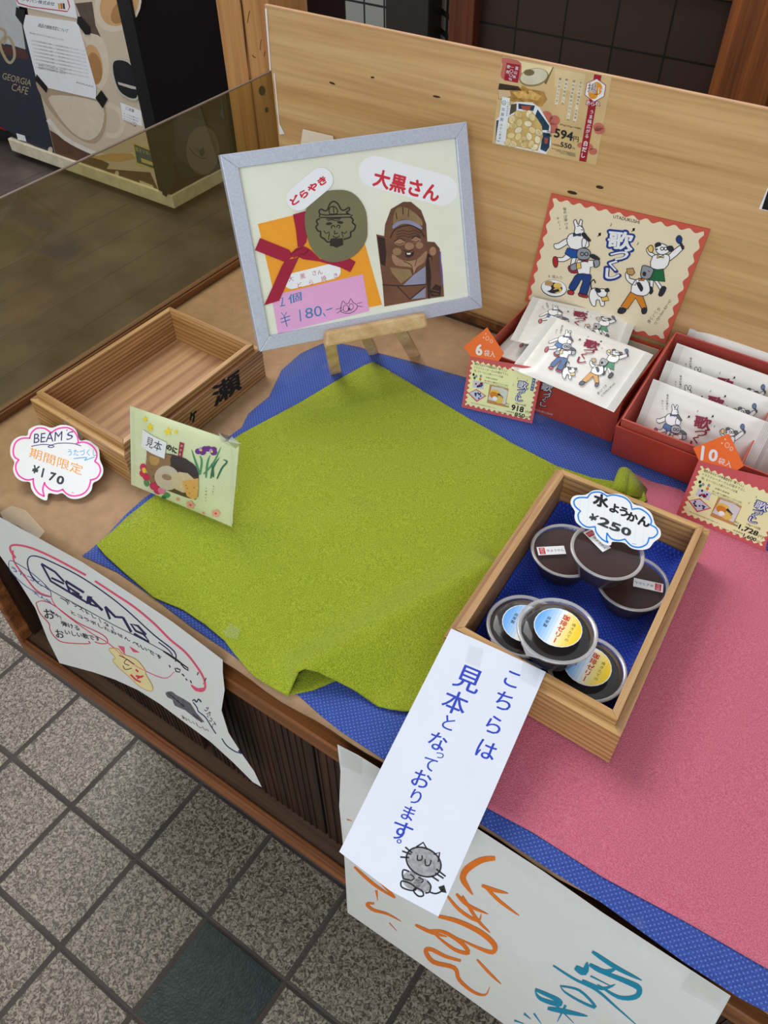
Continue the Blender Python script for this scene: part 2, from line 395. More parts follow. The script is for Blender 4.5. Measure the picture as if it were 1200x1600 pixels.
def tile_mat(name, rgb, joint, w, h, rough=.35, mort=.02, var=.12):
    m = bpy.data.materials.new(name); m.use_nodes = True; nt = m.node_tree; b = nt.nodes['Principled BSDF']
    tc = nt.nodes.new('ShaderNodeTexCoord'); mp = nt.nodes.new('ShaderNodeMapping'); mp.inputs['Rotation'].default_value = (-math.pi/2, 0, 0)
    br = nt.nodes.new('ShaderNodeTexBrick'); br.offset = 0; br.inputs['Scale'].default_value = 1; br.inputs['Brick Width'].default_value = w; br.inputs['Row Height'].default_value = h
    br.inputs['Mortar Size'].default_value = mort*w; br.inputs['Mortar Smooth'].default_value = .1
    c = [lin(v) for v in rgb]
    br.inputs['Color1'].default_value = [v*(1-var) for v in c]+[1]; br.inputs['Color2'].default_value = [v*(1+var) for v in c]+[1]; br.inputs['Mortar'].default_value = [lin(v) for v in joint]+[1]
    nt.links.new(tc.outputs['Object'], mp.inputs[0]); nt.links.new(mp.outputs[0], br.inputs['Vector']); nt.links.new(br.outputs[0], b.inputs['Base Color'])
    b.inputs['Roughness'].default_value = rough; return m
mdark = mat('dark_maroon_panel', (34, 12, 10), .6, .15, 5)
mb = MB(); mb.box(-5, -1.88, 2.9, 2.98, 0, 3, mdark)
struct(mb.build('wall_back', loc=(-3, 2.9, 0)))
# brown tile wall (joints on multiples of .15 from its origin)
mb = MB(); mb.box(-1.30, -.57, 2.4, 2.46, 0, .935, tile_mat('brown_wall_tile', (52, 36, 29), (14, 9, 7), .151, .15))
struct(mb.build('wall_tiled', loc=(-1.027, 2.4, .03)))
orange = wood('pillar_wood', (96, 50, 18), (126, 68, 26), (150, 84, 34), (0, 0, 1), 30, .5)
mb = MB(); mb.box(-.57, -.42, 2.34, 2.47, 0, 2.6, orange); struct(mb.build('trim_1', loc=(-.5, 2.4, 0), bevel=.004))
mb = MB(); mb.box(-1.30, -.57, 2.38, 2.46, .935, 1.1, orange); struct(mb.build('trim_2', loc=(-.9, 2.4, .935), bevel=.004))
rust = wood('door_frame_wood', (70, 30, 14), (92, 42, 20), (108, 52, 26), (0, 0, 1), 30, .5)
mb = MB(); mb.box(-1.385, -1.30, 2.36, 2.46, 0, 2.6, rust); struct(mb.build('trim_3', loc=(-1.34, 2.4, 0), bevel=.003))
mb = MB(); mb.box(-1.88, -1.63, 2.5, 2.56, 0, 2.6, tile_mat('white_wall_tile', (150, 152, 148), (40, 40, 40), .082, .082, .3, .045, .04))
struct(mb.build('wall_white_tiled', loc=(-1.88, 2.5, 0)))
mb = MB(); mb.box(-1.63, -1.47, 2.38, 2.56, 0, 2.6, mat('black_door_post', (44, 40, 38), .5, .1)); struct(mb.build('door_1', loc=(-1.55, 2.4, 0), bevel=.004))
brickm = tile_mat('white_brick', (120, 116, 108), (22, 20, 18), .12, .055, .6, .08, .1)
mb = MB(); mb.hexa([(-1.47, 2.46), (-1.42, 2.42), (-1.385, 2.46), (-1.40, 2.56)], 0, 2.6, brickm); struct(mb.build('wall_brick', loc=(-1.43, 2.46, 0)))
mb = MB(); mb.box(-.42, 1.4, 2.5, 2.56, 0, 2.6, mdark); struct(mb.build('wall_right', loc=(.5, 2.5, 0)))

# ------------------------------------------------------------------ counter
dkwood = wood('dark_slat_wood', (26, 15, 9), (48, 28, 17), (74, 44, 26), (0, 0, 1), 70, .55, .6, knots=0)
beamw = wood('beam_wood', (96, 56, 26), (134, 82, 40), (166, 104, 56), (1, 0, 0), 40, .45, .4, seed=3)
shelfw = wood('worn_shelf_wood', (70, 50, 34), (92, 68, 48), (118, 86, 60), (1, 0, 0), 30, .6, .4, seed=5)
edgew = wood('shelf_edge_wood', (98, 54, 26), (138, 82, 42), (176, 112, 64), (1, 0, 0), 45, .5, .6, seed=8)
XL, XR, YF, YB = -.955, .95, .285, .993
ct = thing('display_counter', 'long wooden shop counter with kraft paper top, dark slatted front and low shelf ledge', 'counter', (0, .64, 0))
mb = MB(); mb.box(XL, XR, .302, YB, .755, .797, dkwood); mb.build('table_top', ct)
mb = MB(); mb.box(XL, XR, .288, .312, .722, .752, beamw); mb.build('front_beam', ct, bevel=.002)
mb = MB(); mb.box(-.80, XR, .316, .335, .392, .755, dkwood); mb.build('front_panel', ct)
mb = MB(); mb.box(XL+.015, -.80, .60, .61, .39, .755, mat('dark_base', (30, 24, 20), .7)); mb.box(-.805, -.80, .335, .61, .39, .755, mat('dark_base', (30, 24, 20), .7)); mb.box(XL, -.80, .33, .61, .372, .391, shelfw); mb.build('niche', ct)
# upright slats of the panel, in three runs with gaps; each run is one ribbed board
mb = MB()
x = -.80
while x < -.50:
    if abs(x+.552) > .008: mb.box(x, x+.0055, .308, .318, .393, .74, dkwood)
    x += .0085
mb.build('slats', ct)
x = -.49
while x < XR-.05:
    mb = MB(); mb.box(x, x+.166, .309, .318, .393, .75, dkwood); k = 0
    while k < .15: mb.box(x+k, x+k+.003, .3075, .309, .393, .75, dkwood); k += .011+.004*math.sin(x*90+k*300)
    mb.build('plank', ct); x += .172
mb = MB(); mb.box(XL, XR, .286, .335, .372, .392, shelfw); mb.build('shelf', ct)
mb = MB(); mb.box(XL-.005, XR, .2765, .286, .360, .396, edgew); mb.build('shelf_edge', ct, bevel=.002)
mb = MB(); mb.box(XL-.005, XL+.010, .2765, .300, .396, .755, edgew); mb.build('corner_post', ct, bevel=.003)
mb = MB(); mb.box(XL, XL+.010, .300, YB, .37, .755, dkwood); mb.build('side_panel', ct)
mb = MB(); mb.box(XL+.02, XR, .40, YB, .0, .372, mat('dark_base', (30, 24, 20), .7)); mb.build('base', ct)
lipw = wood('lip_wood', (70, 42, 22), (104, 64, 34), (138, 90, 50), (0, 1, 0), 40, .5, .3, seed=2)
mb = MB(); mb.box(XL, XL+.014, .285, YB, .755, .810, lipw); mb.build('side_rail', ct, bevel=.001)
mb = MB(); mb.box(-.90, XR, .9855, YB, .797, .812, lipw); mb.build('back_rail', ct, bevel=.001)
# kraft paper covering the top and folded over the front edge
kraft = mat('kraft_paper', (166, 134, 102), .8, .10, 60, .2, bscale=500)
mb = MB(); zt = .7985
def kp(u, v):
    xx = XL+.015+u*(XR-XL-.015); yf = .2845+.0016*math.sin(xx*23)+.0012*math.sin(xx*61)
    if v < .1: return V((xx, yf+.002, zt-.006*(1-v/.1)))
    t = (v-.1)/.9; return V((xx, yf+t*(.977-yf), zt+.0006*math.sin(xx*17+t*9)*math.sin(t*7)*t))
mb.grid(kp, 90, 30, kraft); tag(mb.build('kraft_paper_cover', loc=(0, .63, zt), smooth=True, solid=.0006), 'brown kraft paper sheet covering the whole counter top', 'paper')

# ------------------------------------------------------------------ plywood back board, post, glass
ply = wood('plywood', (188, 146, 90), (210, 170, 116), (224, 188, 136), (1, 0, 0), 30, .42, .15, rings=.5, coat=.2, lines=.5)
board = thing('plywood_back_board', 'tall honey-coloured plywood board standing along the back of the counter', 'board', (0, 1.0, .8))
mb = MB(); mb.box(-.893, XR, .995, 1.0, .797, 1.189, ply); mb.build('panel', board)
mb = MB(); mb.box(-.893, XR, .9945, 1.0002, 1.189, 1.1905, mat('raw_edge', (214, 170, 128), .6, .1)); mb.build('top_edge', board)
postw = wood('post_wood', (162, 106, 56), (190, 134, 78), (208, 154, 96), (0, 0, 1), 28, .5, .4, seed=4, lines=.5)
P = thing('wooden_post', 'square weathered timber post with long cracks, standing behind the glass screen', 'post', (-1.0, 1.1, 0))
x0 = at(336, 0, y=1.06).x; x1 = at(413, 0, y=1.06).x; XM = at(377, 20, y=1.06).x
mb = MB(); mb.box(x0, XM-.001, 1.06, 1.16, 0, 1.75, postw); mb.build('shaft', P, bevel=.003)
mb = MB(); mb.box(XM+.001, x1+.004, 1.062, 1.16, 0, 1.75, postw); mb.build('half_shaft', P, bevel=.003)
mb = MB(); ys = Pl((0, 1.0615, 0), (1, 1.0615, 0), (0, 1.0615, 1)); A = Art(mb, ys.surf()).z(300, 0, 1/6)
ck = mat('crack', (44, 22, 12), .9)
A.line([(455, 0), (470, 100), (480, 200), (500, 400), (515, 560), (530, 700), (545, 760)], 9, ck, 3)
A.line([(540, 100), (525, 170), (520, 215)], 5, ck, 3); A.line([(650, 370), (640, 430), (640, 470)], 4, ck, 3); A.line([(685, 480), (672, 530)], 4, ck, 3)
A.line([(565, 515), (580, 535), (600, 540)], 6, ck, 3); A.line([(340, 145), (400, 152), (455, 160)], 3, ck, 3); A.line([(360, 205), (400, 215), (395, 250)], 3, ck, 3)
A.ell(655, 850, 30, 45, mat('stain', (70, 52, 30), .8), 3); A.ell(700, 1030, 16, 24, mat('stain', (70, 52, 30), .8), 3)
mb.build('cracks', P)
# loose strip of tape / torn paper where the board meets the post
mb = MB(); A = Art(mb, Pl((0, .9935, 0), (1, .9935, 0), (0, .9935, 1)).surf()).z(300, 0, 1/6)
A.poly([(683, 80), (700, 80), (740, 660), (728, 660)], W, 1); A.poly([(765, 690), (775, 690), (820, 1160), (868, 1255), (820, 1262)], W, 1)
tag(mb.build('torn_tape', loc=(-.89, .993, 1.0)), 'thin torn white tape strip down the left edge of the plywood board', 'tape')
gl = clear('brown_glass', (.70, .66, .42), .03, .02, .10, (.50, .42, .16))  # olive diffuse share: dust plus reflected light put into the pane's colour
g = thing('glass_screen', 'brown tinted glass screen standing on the left edge of the counter', 'glass', (-.948, .7, .81))
GX = -.948; zt0 = at(0, 313, x=GX).z; zt1 = at(425, 112, x=GX).z; ye = at(425, 112, x=GX).y
mb = MB(); mb.add([(GX, .1, .808), (GX, ye, .808), (GX, ye, zt1), (GX, .1, zt0+(zt0-zt1)*.3)], [(0, 1, 2, 3)], gl); mb.build('pane', g)
mb = MB(); mb.add([(GX-.003, .1, zt0), (GX-.003, ye, zt1), (GX+.001, ye, zt1), (GX+.001, .1, zt0), (GX-.003, .1, zt0+.0015), (GX-.003, ye, zt1+.0015), (GX+.001, ye, zt1+.0015), (GX+.001, .1, zt0+.0015)],
    [(0, 1, 2, 3), (4, 5, 6, 7), (0, 1, 5, 4), (3, 2, 6, 7)], mat('glass_edge', (120, 104, 92), .25)); mb.build('polished_edge', g)
mb = MB(); mb.box(GX-.006, GX+.004, .285, YB, .806, .812, lipw); mb.build('bottom_channel', g)

# ------------------------------------------------------------------ vending machine far left
VY = 2.062
v = thing('vending_machine', 'tall coffee vending machine with a printed cup panel and taped notices', 'vending machine', (-2.95, 2.4, 0))
vp = Pl((0, VY, 0), (1, VY, 0), (0, VY, 1))
cream = mat('cream_panel', (206, 190, 166), .35, .03, 8); navy = mat('navy_panel', (44, 48, 62), .3, .1); blk = mat('black_trim', (14, 13, 13), .5)
mb = MB(); mb.box(-3.44, -2.44, VY+.004, 2.85, .09, 1.83, mat('machine_side', (16, 7, 7), .6, .1)); mb.build('cabinet', v)
mb = MB(); mb.box(-3.45, -2.436, VY-.01, 2.85, .03, .085, mat('cream_base', (214, 204, 176), .5, .12, 25)); mb.build('base', v, bevel=.004)
mb = MB(); mb.box(-2.505, -2.44, VY-.012, VY+.004, .09, 1.83, blk); mb.build('door_edge', v)
mb = MB(); A = Art(mb, vp.surf()).z(0, 0, 1/3.75); vs_ = vp.surf()
# front artwork: navy panel, coffee cup panel (all in the photograph's directions on the machine's front)
A.poly([(-400, -400), (-400, 560), (0, 740), (330, 930), (210, 440), (100, 0), (20, -400)], navy, 4)
A.poly([(-300, -300), (60, -300), (150, 290), (60, 262), (-100, 230)], mat('grey_photo', (190, 192, 192), .35), 5)
A.poly([(-200, 232), (150, 290), (170, 350), (60, 330), (-150, 300)], mat('brown_band', (84, 48, 42), .35), 5)
A.poly([(100, -400), (740, -400), (790, 200), (880, 720), (960, 1150), (440, 975), (330, 930), (215, 460)], cream, 4)
A.poly([(440, 20), (540, 10), (560, 150), (590, 215), (520, 250), (480, 120)], mat('dark_wood_print', (92, 76, 66), .35, .15), 5)
lat = mat('latte', (206, 164, 112), .35, .05); latd = mat('latte_dark', (176, 128, 78), .35, .05); cupw = mat('cup_print', (218, 204, 182), .35, .04); shad = mat('cup_print_tone', (180, 158, 130), .35, .04); brn = mat('coffee_brown', (96, 66, 48), .35, .1)
A.ell(690, 30, 130, 165, cupw, 5, .5); A.ell(700, 20, 108, 140, lat, 6, .5); A.ell(715, 60, 50, 90, latd, 7, .6)
A.poly([(480, 200), (600, 225), (640, 400), (600, 520), (560, 480), (530, 300)], cupw, 6, 4); A.ell(545, 380, 55, 120, lat, 7, -.15); A.ell(555, 400, 42, 95, latd, 8, -.15)
A.poly([(220, 470), (420, 540), (600, 600), (620, 740), (560, 840), (440, 800), (320, 680), (250, 580)], shad, 6, 4)
A.poly([(300, 560), (580, 600), (600, 740), (530, 820), (430, 780), (330, 660)], cupw, 7, 4)
A.line([(620, 610), (690, 640), (720, 720), (690, 790), (620, 790)], 30, cupw, 8)
A.poly([(290, 760), (450, 860), (640, 960), (620, 1000), (420, 960), (330, 925)], brn, 7, 0)
A.line([(280, 700), (380, 810), (560, 900), (700, 920), (800, 900)], 24, mat('saucer_print', (226, 220, 206), .35), 8)
A.poly([(530, 920), (640, 900), (780, 900), (790, 930), (700, 950), (600, 940)], lat, 9)
A.poly([(450, 975), (880, 1010), (940, 1140), (960, 1160)], brn, 7)
gold = mat('gold_letters', (176, 160, 126), .35)
A.text('GEORGIA', (12, 462), (180, 506), (18, 425), gold, 8, .01); A.text('CAFE', (65, 528), (160, 556), (75, 487), gold, 8, .01)
A.line([(-10, 165), (25, 180), (30, 210), (0, 260), (30, 340), (60, 368), (85, 330), (75, 260), (45, 215), (20, 260)], 16, gold, 8)
A.poly([(775, 832), (905, 880), (935, 1008), (795, 962)], mat('yellow_sticker', (206, 190, 110), .4), 10); A.poly([(785, 845), (900, 890), (925, 996), (803, 952)], mat('teal_sticker', (62, 88, 96), .4), 11)
A.text('電子マネー', (795, 885), (890, 920), (792, 860), mat('yellow_sticker', (0, 0, 0)), 12); A.poly([(825, 925), (905, 955), (910, 975), (830, 950)], mat('yellow_sticker', (0, 0, 0)), 12)
A.poly([(815, 1055), (895, 1085), (905, 1110), (822, 1080)], cream, 10); A.poly([(95, 780), (145, 795), (155, 830), (105, 818)], W, 9)
A.ell(295, 880, 14, 20, cream, 9); A.ell(685, 1017, 12, 17, cream, 9)
A.poly([(705, 600), (828, 650), (832, 740), (720, 700)], W, 10); A.text('ご注意', (735, 640), (785, 660), (737, 622), BK, 11, .02)
for i in range(4): A.text('おつりをお確かめください'[:9-i], (725, 668+i*14), (815-i*6, 702+i*14), (726, 660+i*14), BK, 11)
VFP = mb.build('front_panel', v)
# coin return recess
mb = MB(); A = Art(mb, vp.off(.004).surf()).z(0, 0, 1/3.75); chrome = mat('chrome', (196, 190, 180), .3, .05)
sl = [(655, 360), (690, 340), (750, 355), (795, 410), (815, 480), (812, 570), (790, 590), (740, 575), (690, 530), (660, 440)]
A.poly(sl, chrome, 1, 4); c0 = V((735, 465)); A.poly([tuple(c0+(V(q)-c0)*.9) for q in sl], mat('black_plastic', (34, 36, 40), .15, .1), 3, 4)
A.poly([(690, 480), (800, 510), (805, 525), (770, 520), (695, 495)], chrome, 5); mb.build('coin_return', VFP)
# beige disc with a bird figure over dark patches, on the machine side
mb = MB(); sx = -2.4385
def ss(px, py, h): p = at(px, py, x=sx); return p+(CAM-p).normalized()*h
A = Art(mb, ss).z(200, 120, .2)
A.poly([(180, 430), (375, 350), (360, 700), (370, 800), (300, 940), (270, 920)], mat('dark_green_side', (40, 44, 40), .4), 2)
A.poly([(375, 340), (430, 300), (760, 390), (800, 600), (700, 760), (430, 790), (345, 650)], mat('slate_patch', (52, 50, 56), .5), 3)
A.ell(585, 575, 130, 190, mat('beige_disc', (112, 100, 88), .5), 4); bird = mat('bird_brown', (44, 36, 32), .6)
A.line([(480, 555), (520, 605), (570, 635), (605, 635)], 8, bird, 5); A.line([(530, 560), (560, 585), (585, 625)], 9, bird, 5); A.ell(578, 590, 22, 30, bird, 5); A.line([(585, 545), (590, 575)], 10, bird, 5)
mb.build('side_disc', v)
for fx in (-2.52, -3.3):
    mb = MB(); mb.lathe([(.0, 0), (.03, 0), (.03, .006), (.012, .01), (.012, .03)], mat('foot_metal', (90, 86, 80), .5), 16, Matrix.Translation((fx, VY+.06, 0))); mb.build('foot', v)
# notices on the machine: separate sheets
def notice(name, label, pts, art):
    mb = MB(); slab(mb, pts, vp.off(.002), .0006, W); A = Art(mb, vp.off(.002).surf()); art(A); p = vp.hit(*pts[0])
    return tag(mb.build(name, loc=p), label, 'notice')
def n1(A):
    A.z(0, 0, 1/3.75)
    A.text('商品の価格改定について', (220, 158), (395, 192), (228, 136), BK, 1, .02)
    A.text('平素は格別のお引き立てをいただき誠にありがとうございます', (170, 196), (372, 240), (172, 186), BK, 1, .01)
    for i in range(8):
        y = 232+i*22; A.text('このたび原材料価格の高騰により販売価格を改定させていただくことと', (182+i*4, y+9), (498+i*3, y+72), (183+i*4, y), BK, 1)
    for i in range(2): A.text('改定日 二〇二四年十月一日より', (225, 386+i*16), (380, 420+i*16), (226, 376+i*16), BK, 1, .02)
    A.text('飲料株式会社', (445, 486), (548, 514), (447, 477), BK, 1, .01)
notice('paper_notice', 'white printed notice taped by its four corners to the front of the vending machine', [(40, 23), (122, 35), (150, 136), (150, 155), (73, 137), (56, 120), (36, 40)], n1)
def n2(A):
    A.z(0, 0, 1/3.75); rd = mat('notice_red', (190, 40, 50), .5)
    A.line([(60, -60), (110, 20), (180, 40), (395, 68), (408, 40), (380, -60)], 6, rd, 1, sm=1)
    A.text('ジャパン株式会社', (125, 8), (318, 35), (130, -14), BK, 1, .02)
    for i, c in enumerate(((220, 180, 60), (200, 110, 50), (60, 60, 60))): A.poly([(338+i*14, 18), (350+i*14, 20), (354+i*14, 54), (342+i*14, 52)], mat('swatch%d' % i, c), 1)
notice('bordered_notice', 'white notice with a red border above the taped notice, on the vending machine', [(18, -30), (110, -30), (121, 29), (27, 9)], n2)
for nm, pts in (('upper left', [(25, 11), (39, 16), (36, 40), (24, 24)]), ('upper right', [(121, 26), (126, 26), (140, 42), (140, 54), (133, 54), (120, 36)]), ('lower left', [(57, 116), (74, 136), (72, 145), (55, 125)]), ('lower right', [(158, 141), (168, 155), (160, 169), (149, 153)])):
    mb = MB(); slab(mb, pts, vp.off(.0035), .0004, blk); tag(mb.build('black_tape', loc=vp.hit(*pts[0])), 'black tape piece on the %s corner of the taped notice' % nm, 'tape')
# red machine at the far left edge
r = thing('red_cabinet', 'red cabinet at the far left beside the vending machine', 'cabinet', (-3.8, 2.4, 0))
mb = MB(); mb.box(-4.2, -3.475, VY+.01, 2.8, .10, 1.8, mat('red_enamel', (170, 16, 30), .35, .05)); mb.build('body', r, bevel=.01)
mb = MB(); mb.box(-4.2, -3.49, VY+.05, 2.8, .03, .10, blk)
mb.build('plinth', r); mb = MB(); mb.lathe([(.0, 0), (.03, 0), (.03, .008), (.01, .012), (.01, .03)], chrome, 16, Matrix.Translation((-3.56, VY+.1, 0))); mb.build('foot', r)
# ------------------------------------------------------------------ cloths
def bump(x, y, a, b, h, w1, w2):
    """ridge along segment a-b (world), height h, half widths on its left and right"""
    ax, ay = a; dx, dy = b[0]-ax, b[1]-ay; L2 = dx*dx+dy*dy; L_ = math.sqrt(L2)
    t = ((x-ax)*dx+(y-ay)*dy)/L2; s = ((x-ax)*dy-(y-ay)*dx)/L_       # s > 0: right of a->b
    e = 1 if 0 <= t <= 1 else math.exp(-((t if t < 0 else t-1)*L_/.012)**2)
    if s > 0 and w2 < 0: return h*e*max(0, 1-s/-w2)
    w = w2 if s > 0 else w1
    return h*e*math.exp(-(s/w)**2)
zb = lambda x, y: .8002+.0003*math.sin(x*40)*math.cos(y*31)
blue_m = cloth('blue_cloth', (46, 66, 138), (60, 84, 160), 700, .4, dots=(92, 118, 198))
blue_px = [(512, 533), (470, 552), (440, 578), (420, 620), (388, 646), (378, 667), (300, 725), (224, 779), (196, 804), (168, 835), (140, 860), (128, 868), (183, 894), (235, 930), (300, 980), (352, 1015), (400, 1052), (450, 1080), (467, 1087), (500, 1117), (530, 1141), (566, 1165), (600, 1187), (680, 1240), (765, 1296), (850, 1353), (940, 1410), (1070, 1504), (1157, 1560),
    (.25, .2925, None), (.9, .2925, None), (.9, .86, None), (.3, .862, None), (0, .86, None), (-.25, .865, None), (-.36, .885, None)]
blue_px = blue_px[:-2]+[(-.25, .87, None), (700, 584), (725, 588), (648, 566), (597, 553), (560, 542)]
blue_px = blue_px[:-5]+[(-.25, .87, None), (725, 589), (700, 582), (648, 566), (597, 553), (560, 542)]
bo = px2w(blue_px, zb)
bo = [p for i, p in enumerate(bo) if i == 0 or abs(p[0]-bo[i-1][0])+abs(p[1]-bo[i-1][1]) > 1e-4]
tag(cloth_sheet('blue_cloth', bo, zb, .0006, blue_m, .02, loc=(0, .6, .8)), 'blue dotted cloth spread under the green and pink cloths', 'cloth')
pink_m = cloth('pink_cloth', (186, 90, 112), (212, 118, 138), 800, 1.8)
zp = lambda x, y: .8026+.0006*math.sin(x*9+y*14)+bump(x, y, (.02, .33), (.07, .55), .002, .02, .02)
pink_px = [(976, 734), (992, 740), (1017, 752), (1062, 764), (.1, .735, None), (.9, .74, None), (.9, .325, None), (.3, .322, None), (1200, 1514), (1096, 1454), (1070, 1439), (1010, 1407), (940, 1369), (832, 1300), (765, 1264), (735, 1246), (760, 1190), (860, 1010), (940, 830)]
tag(cloth_sheet('pink_cloth', px2w(pink_px, zp), zp, .0010, pink_m, .014, loc=(.1, .5, .8)), 'pink crepe cloth on the right half of the counter under the jelly tray', 'cloth')
green_m = cloth('green_cloth', (124, 138, 20), (166, 178, 46), 800, 1.8)
rA = at(474, 1046, z=.827); rB = at(770, 880, z=.824)
r2A = at(330, 930, z=.8); r2B = at(560, 800, z=.8)
def zg(x, y):
    z = .8042+bump(x, y, (rA.x, rA.y), (rB.x, rB.y), .023, .030, -.055)
    z += bump(x, y, (r2A.x, r2A.y), (r2B.x, r2B.y), .0022, .022, .03)
    z += .0012*math.sin(x*26+y*9)*math.sin(y*13+1)+.0005*math.sin(x*60-y*70)
    c = at(310, 700, z=.8); z += .0015*math.exp(-((x-c.x)**2+(y-c.y)**2)/.004)
    return z
green_px = [(583, 565), (610, 580), (660, 610), (735, 655), (800, 692), (870, 728), (925, 746), (960, 752), (985, 755), (1006, 767), (1011, 781), (985, 800), (930, 850), (860, 960), (800, 1060), (700, 1110), (632, 1111), (610, 1108), (590, 1103), (553, 1078), (520, 1061), (497, 1050), (476, 1045), (466, 1050), (458, 1068), (450, 1088), (425, 1074), (395, 1055), (365, 1020), (350, 1000), (320, 975), (285, 952), (240, 933), (195, 895), (165, 868), (150, 850), (175, 830), (200, 806), (240, 775), (300, 728), (380, 676), (470, 628), (530, 592), (570, 570)]
tag(cloth_sheet('green_cloth', px2w(green_px, zg), zg, .0011, green_m, .0055, loc=(-.4, .6, .8)), 'yellow-green crepe cloth with a raised fold, spread in the middle of the counter', 'cloth')
# lower layer of the pleat and the small roll behind the tray
mb = MB(); f1 = lambda x, y: .8024
tag(cloth_sheet('cloth_underfold', px2w([(451, 1086), (455, 1062), (480, 1040), (560, 1040), (528, 1062), (490, 1078)], f1), f1, .001, green_m, .01, loc=(-.36, .35, .8)), 'small lower layer of the green cloth showing beneath its fold, at the front edge', 'cloth')
mb = MB(); q0 = at(976, 736, z=.812); q1 = at(966, 775, z=.812); q2 = at(984, 738, z=.81); q3 = at(1006, 778, z=.803)
mb.tube([q0+(q1-q0)*t for t in (0, .03, .3, .7, 1)], [.005, .008, .009, .010, .0105], green_m, 14)
mb.add([q0+V((.006, 0, .006)), q1+V((.008, 0, .006)), q3, at(1011, 764, z=.803)], [(0, 1, 2, 3)], green_m)
tag(mb.build('rolled_cloth_corner', loc=(q0.x, q0.y, .802), smooth=True, solid=.0006), 'rolled-up green cloth corner sticking out behind the jelly tray', 'cloth')

# ------------------------------------------------------------------ wooden trays
def inset(q, d):
    q = [V((p[0], p[1])) for p in q]; out = []
    for i in range(4):
        a = (q[i]-q[i-1]).normalized(); b = (q[(i+1) % 4]-q[i]).normalized()
        na = V((-a.y, a.x)); nb = V((-b.y, b.x)); k = (na+nb); out.append(q[i]+k*(d/(1+na.dot(nb))))
    return [tuple(p) for p in out]
def tray(label, rim_px, z0, zo, zr, mats, zfloor=.006, wall=.008, lip=.0075):
    rq = [at(*p, z=zr) for p in rim_px]; rq = [(p.x, p.y) for p in rq]        # FL FR BR BL (counter-clockwise)
    oq = inset(rq, -wall)
    c = (sum(p[0] for p in oq)/4, sum(p[1] for p in oq)/4)
    t = thing('wooden_tray', label, 'tray', (c[0], c[1], z0)); iq = inset(rq, lip); g = .0004
    for i, nm in enumerate(('side_panel', 'side_panel', 'side_panel', 'side_panel')):
        j = (i+1) % 4; mb = MB(); mt = mats[0] if i % 2 == 0 else mats[1]
        mb.hexa([oq[i], oq[j], rq[j], rq[i]], z0, zo, mt); mb.hexa([rq[i], rq[j], iq[j], iq[i]], z0, zr, mt); mb.build(nm, t, bevel=.0007)
    mb = MB(); mb.hexa(inset(rq, lip*.5), z0+.001, z0+zfloor, mats[2]); mb.build('bottom_panel', t)
    return t, oq, iq
cedx = wood('cedar_across', (168, 122, 70), (192, 148, 92), (212, 172, 118), (1, 0, 0), 55, .5, .2, seed=1, lines=.6, stripe=('Z', 42, .7, 1.5))
cedy = wood('cedar_along', (160, 116, 74), (186, 144, 98), (204, 166, 120), (0, 1, 0), 75, .5, .2, seed=6, lines=.6, stripe=('Z', 52, .95, 1.2))
cedf = wood('cedar_floor', (166, 120, 88), (198, 154, 112), (222, 184, 138), (0, 1, 0), 16, .5, .12, seed=9, rings=1.5, lines=.4, stripe=('X', 16, .45, 6))
TZ = .7995
trL, oqL, iqL = tray('empty cedar tray with brush writing on its side, at the left end of the counter', [(56, 613), (192, 694), (396, 537), (265, 479)], TZ, .848, .858, (cedx, cedy, cedf))
mb = MB(); f = oqL[1]; f2 = oqL[2]; pl = Pl((f[0]+.0003, f[1], .8), (f2[0]+.0003, f2[1], .8), (f[0]+.0003, f[1], .85)); A = Art(mb, pl.surf()).z(0, 440, .35)
A.text('瀬', (956, 566), (1082, 478), (942, 474), BK, 1, .03); mb.build('brush_letter', trL)
mb = MB(); A = Art(mb, pl.surf()).z(0, 440, .35); A.text('ヶ', (852, 640), (886, 608), (840, 596), BK, 1, .05); mb.build('brush_letter', trL)
trR, oqR, iqR = tray('cedar tray lined with blue cloth and holding six jelly cups', [(711, 982), (965, 1125), (1101, 822), (877, 732.5)], .8046, .858, .868, (cedx, cedy, cedf))
liner = cloth('liner_cloth', (22, 44, 140), (34, 62, 172), 600, .5, dots=(66, 92, 190))
il = inset(iqR, .0015)
def lz(x, y): return .8135+.0015*math.sin(x*70+y*30)+.001*math.sin(y*95)
mb = MB()
def lf(u, v):
    a = V(il[0]).lerp(V(il[1]), u); b = V(il[3]).lerp(V(il[2]), u); p = a.lerp(b, v)
    e = min(u*.16, (1-u)*.16, v*.26, (1-v)*.26); up = .012*max(0, 1-e/.010)**2
    return V((p.x, p.y, lz(p.x, p.y)+up))
mb.grid(lf, 48, 64, liner); tag(mb.build('tray_liner', loc=(-.125, .55, .81), smooth=True, solid=.0006), 'dark blue dotted cloth lining the bottom of the jelly tray', 'cloth')

